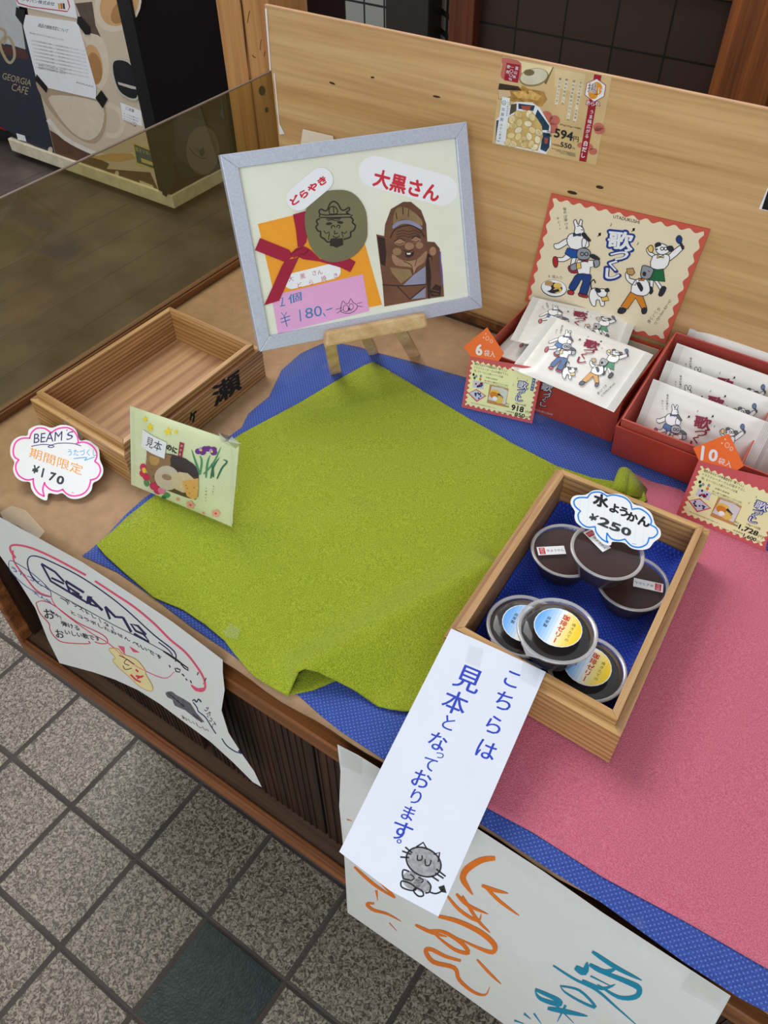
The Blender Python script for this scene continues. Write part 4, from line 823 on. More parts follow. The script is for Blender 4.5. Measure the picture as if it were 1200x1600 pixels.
# ------------------------------------------------------------------ printed characters (design space = lid artwork)
lidp = Pl((-.43, .984, .87), (-.20, .984, .87), (-.43, .991, 1.02)); LZ = (820, 290, .25)
def lidpx(x, y): return (LZ[0]+x*LZ[2], LZ[1]+y*LZ[2])
lBL = lidp.hit(*lidpx(0, 720)); lBR = lidp.hit(*lidpx(880, 985)); lTL = lidp.hit(*lidpx(165, 50))
le = (lBR-lBL); lu = (lTL-lBL)
def lid_uv(x, y):
    d = lidp.hit(*lidpx(x, y))-lBL; a, b, c = le.dot(le), le.dot(lu), lu.dot(lu); p, q = d.dot(le), d.dot(lu); D = a*c-b*b
    return (p*c-q*b)/D, (q*a-p*b)/D
wsk = mat('shirt_white', (246, 246, 246), .6, .01); ln = mat('line_ink', (40, 40, 52), .6)
def chars(A, soft=False, only=None, l0=2):
    k_ = (lambda n, c: mat(('soft_' if soft else '')+n, tuple(int(v+(235-v)*.35) for v in c) if soft else c, .6, .03))
    bl, rdk, gr, gn, orr, yl, gy, dk, br = k_('blue_print', (24, 78, 160)), k_('red_print', (178, 36, 48)), k_('navy_print', (26, 60, 128)), k_('green_print', (24, 106, 62)), k_('ochre_print', (216, 132, 34)), k_('cracker_print', (232, 196, 96)), k_('grey_print', (150, 152, 160)), k_('dark_print', (40, 42, 52)), k_('toast_print', (190, 150, 96))
    w = 5
    def S(pts, mt, l=0, sm=3, o=1):
        if only and not only(sum(p[0] for p in pts)/len(pts), sum(p[1] for p in pts)/len(pts)): return
        if mt is not None: A.poly(pts, mt, l0+l, sm)
        if o: A.line(pts, w, ln, l0+l+1, closed=True, sm=max(sm, 1))
    # rabbit
    S([(185, 365), (210, 360), (262, 330), (285, 350), (225, 392), (195, 396), (182, 382)], wsk, 0); S([(265, 425), (235, 450), (205, 450), (200, 470), (245, 475), (295, 445)], wsk, 0, 2)
    S([(180, 446), (204, 450), (205, 500), (188, 512), (175, 480)], rdk, 2, 2); S([(300, 440), (322, 450), (305, 500), (286, 495)], wsk, 0, 2); S([(276, 500), (330, 515), (332, 545), (290, 545), (272, 525)], rdk, 2, 2)
    S([(265, 390), (340, 400), (335, 452), (292, 452), (250, 425)], bl, 2, 1); S([(275, 310), (300, 298), (360, 300), (388, 330), (375, 385), (345, 402), (285, 392), (262, 345)], wsk, 3, 2)
    S([(362, 330), (395, 345), (400, 378), (380, 388), (358, 380)], wsk, 4, 3)
    S([(310, 295), (314, 262), (305, 225), (318, 212), (330, 240), (338, 240), (347, 212), (360, 222), (356, 250), (370, 282), (358, 305), (335, 312)], wsk, 5, 3)
    S([(302, 300), (325, 305), (350, 298), (350, 316), (325, 311), (302, 318)], gr, 7, 1); S([(355, 300), (375, 296), (388, 314), (412, 342), (400, 349), (368, 325)], dk, 7, 2)
    A.line([(328, 255), (345, 250), (360, 262)], w, ln, l0+7); A.line([(352, 275), (364, 278)], w, ln, l0+7)
    # grey curly dog
    S([(330, 552), (412, 557), (408, 600), (388, 682), (340, 672), (362, 602), (350, 590), (312, 655), (274, 640), (300, 590)], gr, 8, 2); S([(270, 655), (306, 660), (302, 682), (270, 677)], rdk, 8, 2); S([(340, 668), (392, 685), (388, 702), (338, 690)], rdk, 8, 2)
    S([(330, 465), (430, 468), (436, 505), (410, 510), (405, 555), (335, 551), (322, 500)], wsk, 9, 1); S([(285, 500), (325, 485), (325, 525), (290, 530)], gy, 9); S([(430, 470), (462, 462), (466, 498), (436, 512)], gy, 9)
    S([(325, 430), (335, 400), (365, 390), (400, 402), (412, 430), (400, 456), (370, 464), (335, 456)], gy, 11, 3); S([(352, 462), (372, 470), (395, 460), (395, 478), (372, 474), (352, 478)], rdk, 13, 1)
    S([(403, 436), (430, 430), (467, 455), (462, 464), (425, 456)], dk, 13, 2); S([(322, 485), (348, 479), (353, 515), (325, 523)], yl, 13, 1)
    A.ring(358, 428, 11, 11, w, ln, l0+13); A.ring(385, 428, 11, 11, w, ln, l0+13)
    # puppy
    S([(410, 655), (440, 640), (480, 655), (492, 705), (498, 748), (475, 752), (466, 716), (446, 716), (442, 752), (420, 748), (402, 700)], wsk, 8, 2); S([(448, 660), (475, 645), (505, 650), (515, 670), (500, 697), (465, 692)], wsk, 10, 3)
    S([(438, 648), (460, 644), (476, 662), (455, 668)], dk, 12, 2); S([(500, 650), (520, 642), (528, 660), (508, 664)], dk, 12, 2); S([(475, 702), (515, 690), (526, 718), (485, 724)], yl, 12, 1); A.line([(418, 655), (412, 610), (430, 588), (442, 610)], w*1.5, ln, l0+8)
    # dog with racket-shaped microphone
    S([(805, 590), (832, 595), (862, 640), (845, 652)], wsk, 0, 1); S([(780, 590), (805, 592), (800, 640), (783, 640)], wsk, 0, 1); S([(835, 682), (858, 630), (884, 640), (866, 680), (850, 692)], dk, 2, 2); S([(775, 650), (790, 630), (802, 660), (785, 680)], dk, 2, 2)
    S([(790, 512), (866, 520), (877, 600), (770, 590)], gn, 3, 1); S([(900, 432), (960, 380), (985, 372), (992, 395), (908, 470)], wsk, 3, 2); S([(812, 450), (775, 432), (758, 398), (775, 388), (798, 420), (820, 436)], wsk, 3, 2)
    S([(800, 440), (850, 430), (895, 432), (905, 465), (875, 520), (788, 515)], wsk, 5, 2); S([(945, 332), (963, 311), (982, 328), (976, 360), (955, 358)], gr, 6, 3); S([(966, 358), (981, 360), (996, 396), (985, 401)], dk, 6, 1); S([(768, 388), (790, 372), (803, 390), (797, 416), (778, 414)], yl, 6, 3)
    S([(820, 378), (852, 362), (892, 380), (902, 412), (870, 430), (836, 426), (818, 400)], wsk, 7, 3); S([(818, 386), (815, 365), (840, 355), (852, 372), (832, 379)], dk, 9, 2); S([(888, 384), (920, 378), (930, 405), (905, 412)], dk, 9, 2)
    S([(826, 436), (848, 444), (868, 434), (868, 452), (848, 448), (826, 454)], yl, 9, 1); A.ring(858, 394, 10, 10, w, ln, l0+9); A.ring(880, 394, 9, 10, w, ln, l0+9); A.ell(826, 398, 6, 5, ln, l0+9)
    # koala
    S([(660, 665), (737, 690), (762, 762), (730, 770), (692, 702), (642, 772), (600, 756)], orr, 10, 1); S([(595, 762), (636, 775), (612, 800), (580, 794)], dk, 10, 2); S([(730, 770), (762, 764), (758, 796), (735, 802)], dk, 10, 2)
    S([(695, 590), (655, 580), (650, 545), (630, 545), (632, 582), (660, 612), (690, 622)], wsk, 11, 2); S([(690, 590), (760, 585), (782, 640), (775, 672), (737, 690), (663, 665)], wsk, 12, 2); S([(636, 520), (676, 516), (688, 545), (670, 562), (640, 552)], br, 13, 1)
    S([(728, 530), (735, 503), (752, 500), (790, 512), (804, 526), (800, 545), (782, 578), (745, 585), (724, 562)], gy, 14, 3); A.ell(747, 552, 12, 15, ln, l0+16); A.ell(775, 535, 4, 4, ln, l0+16); S([(700, 612), (718, 606), (738, 640), (730, 660), (722, 655)], dk, 15, 2); S([(712, 578), (730, 585), (745, 578), (745, 596), (728, 592), (712, 596)], orr, 16, 1)
def logo(A, fill, halo, l0=3, hz=.085):
    G_ = [('歌', (512, 392), (672, 408), (525, 278)), ('づ', (528, 468), (650, 462), (540, 400)), ('く', (520, 520), (572, 535), (530, 455)), ('し', (502, 585), (592, 580), (505, 515))]
    if halo:
        for c, *q in G_:
            q = [V(p) for p in q]; e = (q[1]-q[0]).normalized()*14; u = (q[2]-q[0]).normalized()*14
            A.text(c, q[0]-e-u, q[1]+e-u, q[2]-e+u, halo, l0, hz)
    for c, *q in G_: A.text(c, *q, fill, l0+(6 if halo else 2), .03)
def notes(A, l=3, mt=None):
    mt = mt or BK
    for c, x, y, s in (('♫', 472, 305, 40), ('♪', 548, 243, 34), ('♫', 684, 275, 38), ('♪', 716, 360, 34)): A.cell(c, (x, y), (s, s*.12), (s*.12, -s), mt, l, .01)
def side_text(A, l=3, mt=None):
    mt = mt or BK
    A.vtext('噛めば弾ける', (250, 145), (262, 262), (22, 3), mt, l, .01, up=(3, -22), jit=2); A.vtext('米ビート', (208, 205), (222, 270), (17, 3), mt, l, .01, up=(3, -17), jit=2)
def end_text(A, l=3):
    A.vtext('ひとくちサイズでたのしい', (908, 720), (815, 862), (18, 12), BK, l, 0, up=(8, -18), jit=2); A.vtext('おいしい歌', (835, 770), (778, 850), (20, 13), BK, l, 0, up=(9, -20), jit=2)

# ------------------------------------------------------------------ red box with open lid
redc = mat('red_card', (176, 66, 48), .42, .03, coat=.15); redi = mat('red_card_inner', (188, 84, 74), .5, .03); lidc = mat('lid_cream', (236, 222, 190), .5, .02); coral = mat('coral_border', (206, 92, 74), .5, .02)
bx = thing('cookie_box', 'red box with its printed lid standing open, holding white snack packets', 'box', (-.31, .91, .80))
X0, X1, Y0, Y1, ZB, ZT = -.416, -.207, .839, .984, .8005, .870; T_ = .0022
def boxwalls(t, X0, X1, Y0, Y1, ZB, ZT, mo, mi, local=False):
    for nm, b in (('front_wall', (X0, X1, Y0, Y0+T_)), ('back_wall', (X0, X1, Y1-T_, Y1)), ('side_wall', (X0, X0+T_, Y0+T_, Y1-T_)), ('side_wall', (X1-T_, X1, Y0+T_, Y1-T_))):
        mb = MB(); mb.box(*b, ZB, ZT, mo); mb.build(nm, t, bevel=.0004, local=local)
    mb = MB(); mb.box(X0+T_, X1-T_, Y0+T_, Y1-T_, ZB, ZB+T_, mi); mb.build('floor_panel', t, local=local)
boxwalls(bx, X0, X1, Y0, Y1, ZB, ZT, redc, redi)
mb = MB(); mb.box(X0+.004, X1-.004, Y1-.004, Y1-.003, ZB+.01, ZT-.004, mat('inner_card', (200, 188, 164), .6)); mb.box(X1-.030, X1-.004, Y0+.06, Y1-.005, ZT-.030, ZT-.029, mat('inner_card', (0, 0, 0))); mb.build('inner_flap', bx)
mb = MB(); slab(mb, [lidpx(165, 50), lidpx(1158, 275), lidpx(880, 985), lidpx(0, 720)], lidp, .0022, coral, redc); A = Art(mb, lidp.surf()).z(*LZ)
def wavypts(wid, hei, m, amp, nx, ny):
    pts = []
    for i in range(nx*8): t = i/(nx*8); pts.append((m+(wid-2*m)*t, m-amp*math.cos(2*math.pi*nx*t)))
    for i in range(ny*8): t = i/(ny*8); pts.append((wid-m+amp*math.cos(2*math.pi*ny*t), m+(hei-2*m)*t))
    for i in range(nx*8): t = i/(nx*8); pts.append((wid-m-(wid-2*m)*t, hei-m+amp*math.cos(2*math.pi*nx*t)))
    for i in range(ny*8): t = i/(ny*8); pts.append((m-amp*math.cos(2*math.pi*ny*t), hei-m-(hei-2*m)*t))
    return pts
wl_, hl_ = le.length, lu.length; ee, uu = le.normalized(), lu.normalized()
lTR = lidp.hit(*lidpx(1158, 275))
def lsf(x, y, h): a, b = x/wl_, y/hl_; return (lBL*(1-a)+lBR*a)*(1-b)+(lTL*(1-a)+lTR*a)*b+lidp.n*h
B = Art(mb, lsf); B.poly(wavypts(wl_, hl_, .0062, .0022, 11, 8), lidc, 2)
A.text('UTADUKUSHI', (552, 203), (716, 240), (555, 182), BK, 4, .015); notes(A, 4); logo(A, W, mat('logo_blue', (30, 60, 140), .5), 4, .10); side_text(A, 4); end_text(A, 4); chars(A, l0=4)
A.ell(182, 642, 82, 54, ln, 4, .15); A.ell(182, 640, 78, 50, wsk, 5, .15); A.ell(180, 640, 56, 34, ln, 6, .15); 
for x, y, c in ((150, 612, br_ if False else mat('toast_print', (190, 150, 96))), (205, 625, mat('cracker_print', (232, 196, 96))), (140, 640, wsk), (205, 655, mat('cracker_print', (0, 0, 0)))): A.ell(x, y, 26, 18, c, 7)
A.poly([(165, 655), (210, 645), (218, 660), (175, 672)], mat('dark_print', (0, 0, 0)), 8); A.htext('6袋入り', (158, 566), (226, 576), (0, -22), BK, 4, .01)
mb.build('lid', bx)
mb = MB(); fpn = Pl((0, .8388, 0), (1, .8388, 0), (0, .8388, 1)); A = Art(mb, fpn.surf()).z(780, 450, .216667)
def flogo(A, l):
    for c, q in (('歌', [(295, 735), (378, 755), (312, 680)]), ('づ', [(310, 790), (368, 795), (318, 752)]), ('く', [(308, 820), (335, 828), (312, 790)]), ('し', [(292, 850), (340, 860), (296, 820)])):
        q = [V(p) for p in q]; e = (q[1]-q[0]).normalized()*5; u = (q[2]-q[0]).normalized()*5
        A.text(c, q[0]-e-u, q[1]+e-u, q[2]-e+u, mat('halo_black', (40, 30, 36)), l, .1); A.text(c, *q, mat('logo_silver', (190, 190, 200)), l+6, .03)
flogo(A, 1); A.text('UTADUKUSHI', (215, 872), (382, 920), (218, 858), mat('logo_silver', (0, 0, 0)), 1, .01); A.line([(555, 725), (760, 1060)], 2.5, coral, 1, sm=1); mb.build('front_print', bx)

# ------------------------------------------------------------------ packets
PW, PH = .152, .104
def pb(x, y):
    u, v = min(max(x/PW, 0), 1), min(max(y/PH, 0), 1); a = min(1, max(0, (u-.075)/.16), max(0, (.925-u)/.16)); a = max(a, 0); v_ = math.sin(math.pi*v)**.55 if 0 < v < 1 else 0
    a = a*a*(3-2*a)
    return .0095*a*v_
white_film = mat('packet_film', (230, 227, 221), .4, .02, 30, .5, coat=.15, bscale=45); lg = mat('logo_wine', (142, 34, 62), .5)
def packet_mesh():
    mb = MB(); F1 = lambda u, v: V((u*PW, v*PH, pb(u*PW, v*PH)+.0004*math.sin(v*40)*math.sin(math.pi*u)+(.0005*math.cos(u*PW/.0012*math.pi) if u < .07 or u > .93 else 0)))
    mb.grid(F1, 60, 30, white_film); mb.grid(lambda u, v: V((u*PW, v*PH, -pb(u*PW, v*PH)*.45-.0002)), 30, 16, white_film)
    def sf(x, y, h):
        u, v = lid_uv(x, y); X_, Y_ = .010+u*(PW-.020), (v-.02)*PH*1.0; Y_ = min(max(Y_, .001), PH-.001)
        return V((X_, Y_, pb(X_, Y_)+.0009+h*1.4))
    A = Art(mb, sf); A.maxe = 42; cl = mat('crimp_shade', (196, 194, 190), .5, .02); C_ = Art(mb, lambda x, y, h: V((x, y, pb(x, y)+.0007+h)))
    for x in (.0015, .0035, .0055, .0075, .0095, PW-.0095, PW-.0075, PW-.0055, PW-.0035, PW-.0015): C_.line([(x, .001), (x, PH-.001)], .0006, cl, 1, sm=1)  # shading of the crimped ends, painted as thin grey lines
    side_text(A, 1); notes(A, 1); logo(A, lg, None, 1); chars(A, soft=True, l0=1); end_text(A, 1)
    return mb
pk0 = packet_mesh().build('snack_packet', loc=(0, 0, 0), smooth=False)
pk0.data.polygons.foreach_set('use_smooth', [len(p.vertices) == 4 for p in pk0.data.polygons])
first = [True]
def packet(label, tl, xdir, ydir, group):
    o = pk0 if first[0] else pk0.copy()
    if not first[0]: COL.objects.link(o)
    first[0] = False
    x = V(xdir).normalized(); n = x.cross(V(ydir)).normalized(); y = n.cross(x); org = V(tl)-y*PH
    o.matrix_world = Matrix.Translation(org) @ Matrix((x, y, n)).transposed().to_4x4()
    return tag(o, label, 'snack packet', group)
g6 = 'white snack packets in the box with the open lid'
def dir2(a, b): return (b-a)
tl = at(861, 493, z=.906); br = at(1020, 554, z=.906); packet('front snack packet in the open-lid box, whole printed picture visible', tl, (br-tl), (-.06, .10, .030), g6)
tl2 = at(832, 464, z=.889); br2 = at(996, 500, z=.889); packet('rear snack packet in the open-lid box, half covered by the front packet', tl2, (br2-tl2), (-.12, .10, .010), g6)
packet('lowest snack packet in the open-lid box, behind the orange six-packet tag', V((-.408, .952, .853)), (1, -.01, .0), (0, 1, .01), g6)

# ------------------------------------------------------------------ second red box (tilted up at the back)
TL_ = math.radians(12.5); b2 = thing('cookie_box', 'larger red box without lid, full of overlapping white snack packets, at the right edge', 'box', (-.199, .817, .8022)); b2.rotation_euler = (TL_, 0, 0)
DW, DD, DH = .315, .178, .070
boxwalls(b2, .0, DW, 0, DD, 0, .058, redc, redi, True)
boxwalls(b2, .0045, DW-.0045, .0045, DD-.0045, .003, DH, redi, redi, True)
mb = MB(); mb.box(.155, .1565, .007, DD-.007, .005, DH-.004, redi); mb.build('divider', b2, local=True)
mb = MB(); mb.box(-.19, .10, .945, .975, .8005, .827, mat('kraft_block', (150, 116, 84), .8)); tag(mb.build('cardboard_prop', loc=(-.05, .96, .80)), 'cardboard strip propping up the back of the larger red box', 'prop')
g10 = 'white snack packets in the larger red box'
for i, (px_, z_, lab) in enumerate(((( 1079, 510), .9065, 'rearmost of the four stacked snack packets in the larger red box'), ((1058, 536), .9065, 'third snack packet from the front in the larger red box'), ((1042, 563), .905, 'second snack packet from the front in the larger red box'), ((1021, 592), .904, 'frontmost of the four stacked snack packets in the larger red box'))):
    tl = at(*px_, z=z_); packet(lab, tl, (1, -.015, -.01), (-.045, math.cos(1.22), math.sin(1.22)), g10)
for i, px_ in enumerate(((1232, 590), (1216, 640))):
    tl = at(*px_, z=.898); tl.x = -.036; packet(('rear', 'front')[i]+' snack packet of the right-hand column in the larger red box', tl, (1, -.015, -.01), (-.0, math.cos(1.22), math.sin(1.22)), g10)

# ------------------------------------------------------------------ price cards
def lean(bl, br, th, z0):
    a = at(*bl, z=z0); b = at(*br, z=z0); u = (b-a).normalized(); v = V((-u.y, u.x, 0))*math.sin(th)+V((0, 0, 1))*math.cos(th)
    return Pl(a, b, a+v)
crd = mat('card_pink', (204, 92, 96), .45, .02); cyl = mat('card_yellow', (240, 240, 182), .5, .01); tago = mat('tag_orange', (244, 116, 52), .45, .02); wb = mat('logo_blue', (30, 60, 140))
def price_card(label, cname, pl, quad, quad2d, z, L, dia, num, lines_, price, base, gz):
    t = thing('price_card', label, 'price card', tuple(pl.hit(*quad[3])))
    mb = MB(); slab(mb, quad, pl, .0005, crd)
    o = pl.hit(*quad[3]); e = (pl.hit(*quad[2])-o); w_ = e.length; e.normalize(); u = pl.n.cross(e); hh = (pl.hit(*quad[0])-o).dot(u)
    if u.dot(V((0, 0, 1))) < 0: u = -u; hh = -hh
    wf = quad2d; B = Art(mb, lambda x, y, h: o+e*x+u*y+pl.n*h); B.poly(wavypts(wf, hh, .0055, .0016, 12, 9), cyl, 1)
    A = B
    def Q(x, y): return (x*wf, y*hh)                # unit coordinates of the card
    def tx(st, x, y, w, h, mt=BK, l=3, b=0): A.text(st, Q(x, y), Q(x+w, y), Q(x, y+h), mt, l, b)
    tx('個性が光る七つの米菓詰合せ「歌づくし」', .09, .865, .44, .048, b=.02); tx('イラストレーターさんの描き下ろし', .085, .80, .48, .045); tx('「歌」をテーマにした新パッケージ企画', .095, .735, .40, .042)
    tx('米菓の音楽会', .27, .665, .16, .03); tx('噛むと弾ける七種類のおいしさを小さな袋に', .26, .60, .33, .03); tx('おせんべいとおかきを詰め合わせました', .26, .56, .33, .03)
    for (x, y, c) in ((.10, .68, BK), (.12, .62, mat('green_print', (0, 0, 0))), (.20, .62, mat('ochre_print', (216, 132, 34))), (.14, .66, mat('grey_print', (150, 152, 160))), (.20, .68, mat('grey_print', (0, 0, 0)))): A.ell(*Q(x, y), .0016, .0022, c, 3)
    A.poly([Q(.11, .44), Q(.26, .44), Q(.26, .58), Q(.11, .58)], mat('lavender', (206, 206, 226), .5), 3); A.poly([Q(.06, .30), Q(.20, .17), Q(.32, .33), Q(.17, .42)], crd, 3); A.poly([Q(.08, .31), Q(.20, .20), Q(.30, .33), Q(.17, .40)], mat('lavender', (0, 0, 0)), 4)
    random.seed(num)
    for i in range(9): A.ell(*Q(.13+random.random()*.11, .46+random.random()*.1), .0014, .0017, random.choice([wb, ln, mat('red_print', (178, 36, 48))]), 4, n=8); A.ell(*Q(.13+random.random()*.12, .25+random.random()*.1), .0013, .0014, random.choice([wb, ln]), 5, n=8)
    A.poly([Q(.34, .20), Q(.60, .20), Q(.60, .56), Q(.34, .56)], mat('photo_tan', (196, 140, 84), .5), 3); A.poly([Q(.35, .27), Q(.59, .25), Q(.595, .52), Q(.52, .55), Q(.37, .54)], mat('photo_grey', (216, 216, 218), .5), 4)
    A.ell(*Q(.43, .42), .0075, .0058, mat('cracker_print', (0, 0, 0)), 5); A.ell(*Q(.42, .38), .006, .005, mat('ochre_print', (0, 0, 0)), 6); A.ell(*Q(.50, .32), .006, .0058, mat('cracker_print', (0, 0, 0)), 6); A.poly([Q(.48, .44), Q(.55, .38), Q(.54, .34), Q(.46, .41)], mat('dark_print', (0, 0, 0)), 6); A.ell(*Q(.44, .32), .0035, .0032, wsk, 7)
    for c, q in (('歌', (.71, .62, .13, .14)), ('づ', (.72, .54, .10, .07)), ('く', (.73, .45, .05, .09)), ('し', (.72, .37, .09, .09))):
        A.text(c, Q(q[0]-.01, q[1]-.012), Q(q[0]+q[2]+.01, q[1]-.012), Q(q[0]-.01, q[1]+q[3]+.012), wb, 3, .12); A.text(c, Q(q[0], q[1]), Q(q[0]+q[2], q[1]), Q(q[0], q[1]+q[3]), W, 9, .02)
    for x, y in ((.66, .66), (.70, .80), (.83, .80), (.87, .66)): A.cell('♪', Q(x, y), (.004, 0), (0, .005), BK, 3, .01)
    A.poly([Q(.885, .62), Q(.925, .62), Q(.925, .86), Q(.885, .86)], wb, 3); A.vtext('数量限定', Q(.905, .82), Q(.905, .66), (.0032, 0), W, 4, .01, up=(0, .0034))
    tx(lines_, .72, .29, .15, .05); tx('税込', .60, .255, .05, .035); tx('価格', .60, .20, .05, .04, b=.02); tx(price, *((.66, .17, .21, .10) if num == 10 else (.68, .17, .17, .115)), b=.035); tx('円', .88, .17, .05, .055, b=.01)
    tx('(本体価格', .62, .11, .11, .033); tx(base, .74, .075, .14, .075, b=.03); tx('円)', .89, .085, .04, .035)
    tx('保存方法 直射日光高温多湿をお避けください', .12, .125, .36, .018); tx('賞味期限 枠外に記載', .50, .075, .2, .016)
    mb.build('card', t)
    mb = MB(); tp_ = pl.off(-.0008); slab(mb, dia, tp_, .0005, tago); A = Art(mb, tp_.surf()).z(*gz)
    if num == 6:
        A.text('6', (196, 470), (285, 482), (205, 315), W, 1, .035); A.text('袋入', (305, 480), (455, 505), (318, 395), W, 1, .012)
        for x, y, s in ((355, 245, 22), (410, 285, 18), (335, 185, 6), (305, 235, 6)): A.ring(x, y, s, s*1.2, 6, mat('blossom', (255, 214, 196)), 1)
    else:
        A.cell('1', (432, 305), (200, 40), (28, -235), W, 1, .05); A.text('0', (448, 398), (560, 420), (470, 245), W, 1, .04); A.text('袋入', (565, 425), (735, 492), (592, 352), W, 1, .012)
        for x, y, s in ((690, 205, 26), (742, 250, 18), (665, 132, 6), (625, 180, 6)): A.ring(x, y, s, s*1.2, 7, mat('blossom', (255, 214, 196)), 1)
    mb.build('count_tag', t); return t
c6 = lean((721, 636), (831.4, 662), .25, .803)
price_card('pink-edged price card of 918 yen with orange six-packet tag, before the open-lid box', 6, c6, [(734.6, 557), (848, 576.4), (831.4, 662), (721, 636)], .1031, 0, 0, [(724.4, 542), (761, 511.7), (787.7, 552), (778, 566), (738, 560)], 6, '18g×6袋', '918', '850', (720, 500, .116667))
c10 = lean((1057, 803), (1195.6, 861), .22, .803)
price_card('pink-edged price card of 1,728 yen with orange ten-packet tag, before the larger red box', 10, c10, [(1091, 720), (1218, 751), (1195.6, 861), (1057, 803)], .1075, 0, 0, [(1083, 700), (1139, 677.5), (1162, 728), (1144, 740), (1094, 724)], 10, '18g×10袋', '1,728', '1,600', (1050, 670, .125))

# ------------------------------------------------------------------ cloud-shaped price tags
def cloud_tag(name, label, pl, outer, innr, col, z, art, clip, stem):
    t = thing(name, label, 'price tag', tuple(pl.hit(*stem))); mb = MB()
    ox, oy, k_ = z; P_ = [(ox+x*k_, oy+y*k_) for x, y in outer]; P_ = [(p[0], p[1]) for p in smoothpts(P_, 3, True)]
    slab(mb, P_, pl, .0007, W); A = Art(mb, pl.surf()).z(*z)
    for seg in innr: A.line(seg, 17 if k_ < .17 else 13, col, 1)
    art(A); mb.build('cloud_card', t)
    mb = MB(); q = [pl.off(-.001).hit(*p) for p in clip]; mb.add(q, [(0, 1, 2, 3)], clear('clip_plastic', (.97, .97, .98), .04, .1, .02)); mb.build('clear_clip', t, solid=.0006)
    return t
lp_ = lean((40, 775), (135, 775), .95, .806); lp_ = Pl(at(20, 780, z=.806), at(160, 775, z=.806), at(90, 655, z=.8485))
outL = [(300, 210), (370, 170), (450, 165), (540, 190), (630, 160), (720, 168), (790, 210), (830, 320), (900, 315), (980, 350), (1030, 410), (1040, 520), (1072, 600), (1070, 670), (1030, 730), (970, 765), (950, 840), (890, 900), (800, 930), (720, 920), (650, 870), (590, 882), (505, 872), (490, 940), (440, 935), (370, 890), (325, 820), (310, 755), (230, 745), (165, 700), (135, 620), (150, 545), (110, 480), (110, 380), (150, 310), (220, 275), (285, 270)]
pkl = mat('tag_pink', (240, 70, 170), .5)
inL = [[(308, 300), (330, 240), (385, 195), (460, 195), (510, 225), (540, 245)], [(530, 245), (600, 200), (700, 188), (770, 225), (808, 290), (815, 350)], [(790, 355), (870, 338), (950, 370), (1000, 430), (1008, 490), (985, 540)], [(985, 540), (1030, 575), (1045, 640), (1010, 710), (935, 735)], [(945, 735), (920, 820), (860, 880), (770, 900), (700, 880), (650, 830)], [(660, 828), (600, 850), (530, 835), (480, 795), (462, 760)], [(466, 755), (445, 830), (462, 905)], [(462, 905), (400, 870), (355, 800), (345, 720)], [(355, 720), (280, 732), (200, 690), (165, 620), (170, 560), (200, 520)], [(195, 522), (150, 490), (138, 420), (165, 340), (230, 300), (315, 298)]]
def artL(A):
    nvi = mat('pen_violet', (48, 36, 110)); orp = mat('pen_orange', (246, 158, 30)); cy = mat('pen_cyan', (60, 164, 220)); gk = mat('print_grey', (50, 56, 62))
    A.text('BEAM', (350, 350), (645, 322), (356, 252), nvi, 2, .005); A.text('S', (690, 322), (758, 300), (700, 240), nvi, 2, .005); A.line([(700, 208), (695, 222)], 9, nvi, 2, sm=1)
    A.line([(325, 383), (450, 362), (560, 378), (540, 395), (500, 385), (600, 352), (750, 352), (845, 378)], 8, nvi, 2)
    A.htext('期間限定', (375, 462), (795, 612), (22, -112), orp, 2, .005); A.htext('うたづくし', (728, 445), (985, 448), (0, -78), cy, 2, .01); A.line([(768, 510), (900, 498), (880, 528), (985, 492)], 8, cy, 2)
    A.text('¥', (322, 655), (388, 672), (352, 575), gk, 2, .03); A.cell('1', (476, 660), (120, 28), (30, -128), gk, 2, .03); A.text('7', (500, 735), (560, 750), (530, 648), gk, 2, .035); A.text('0', (580, 768), (655, 788), (602, 680), gk, 2, .035); A.line([(745, 862), (770, 868)], 5, pkl, 2, sm=1)
cloud_tag('cloud_price_tag', 'white cloud-shaped price tag with a pink outline reading 170 yen, before the empty tray', lp_, outL, inL, pkl, (0, 640, .15), artL, [(98, 660), (118, 640), (138, 655), (128, 690)], (90, 760))
rp_ = Pl(at(900, 860, z=.888), at(1020, 850, z=.888), at(955, 765, z=.905))
rp_ = Pl(at(890, 830, z=.896), at(1030, 838, z=.896), at(960, 768, z=.916))
outR = [(410, 180), (470, 145), (540, 143), (600, 175), (690, 172), (760, 200), (820, 260), (900, 285), (970, 340), (1000, 430), (1045, 480), (1045, 540), (990, 585), (950, 635), (880, 650), (800, 635), (740, 590), (660, 580), (632, 585), (622, 610), (570, 605), (500, 545), (470, 480), (400, 465), (335, 420), (315, 370), (318, 320), (283, 260), (290, 210), (330, 185)]
blu = mat('tag_blue', (30, 130, 216), .5)
inR = [[(425, 205), (460, 165), (530, 158), (590, 190)], [(585, 195), (650, 182), (740, 205), (790, 250), (803, 300)], [(800, 305), (870, 300), (940, 345), (970, 400), (962, 435)], [(958, 435), (1010, 465), (1022, 510), (985, 545), (945, 548)], [(950, 548), (930, 600), (870, 628), (800, 615), (745, 560)], [(748, 558), (690, 570), (630, 555), (590, 505)], [(592, 505), (588, 560), (602, 588)], [(602, 588), (550, 560), (500, 500), (492, 455)], [(495, 452), (420, 455), (360, 410), (345, 350), (368, 318)], [(366, 320), (318, 275), (312, 230), (350, 205), (430, 205)]]
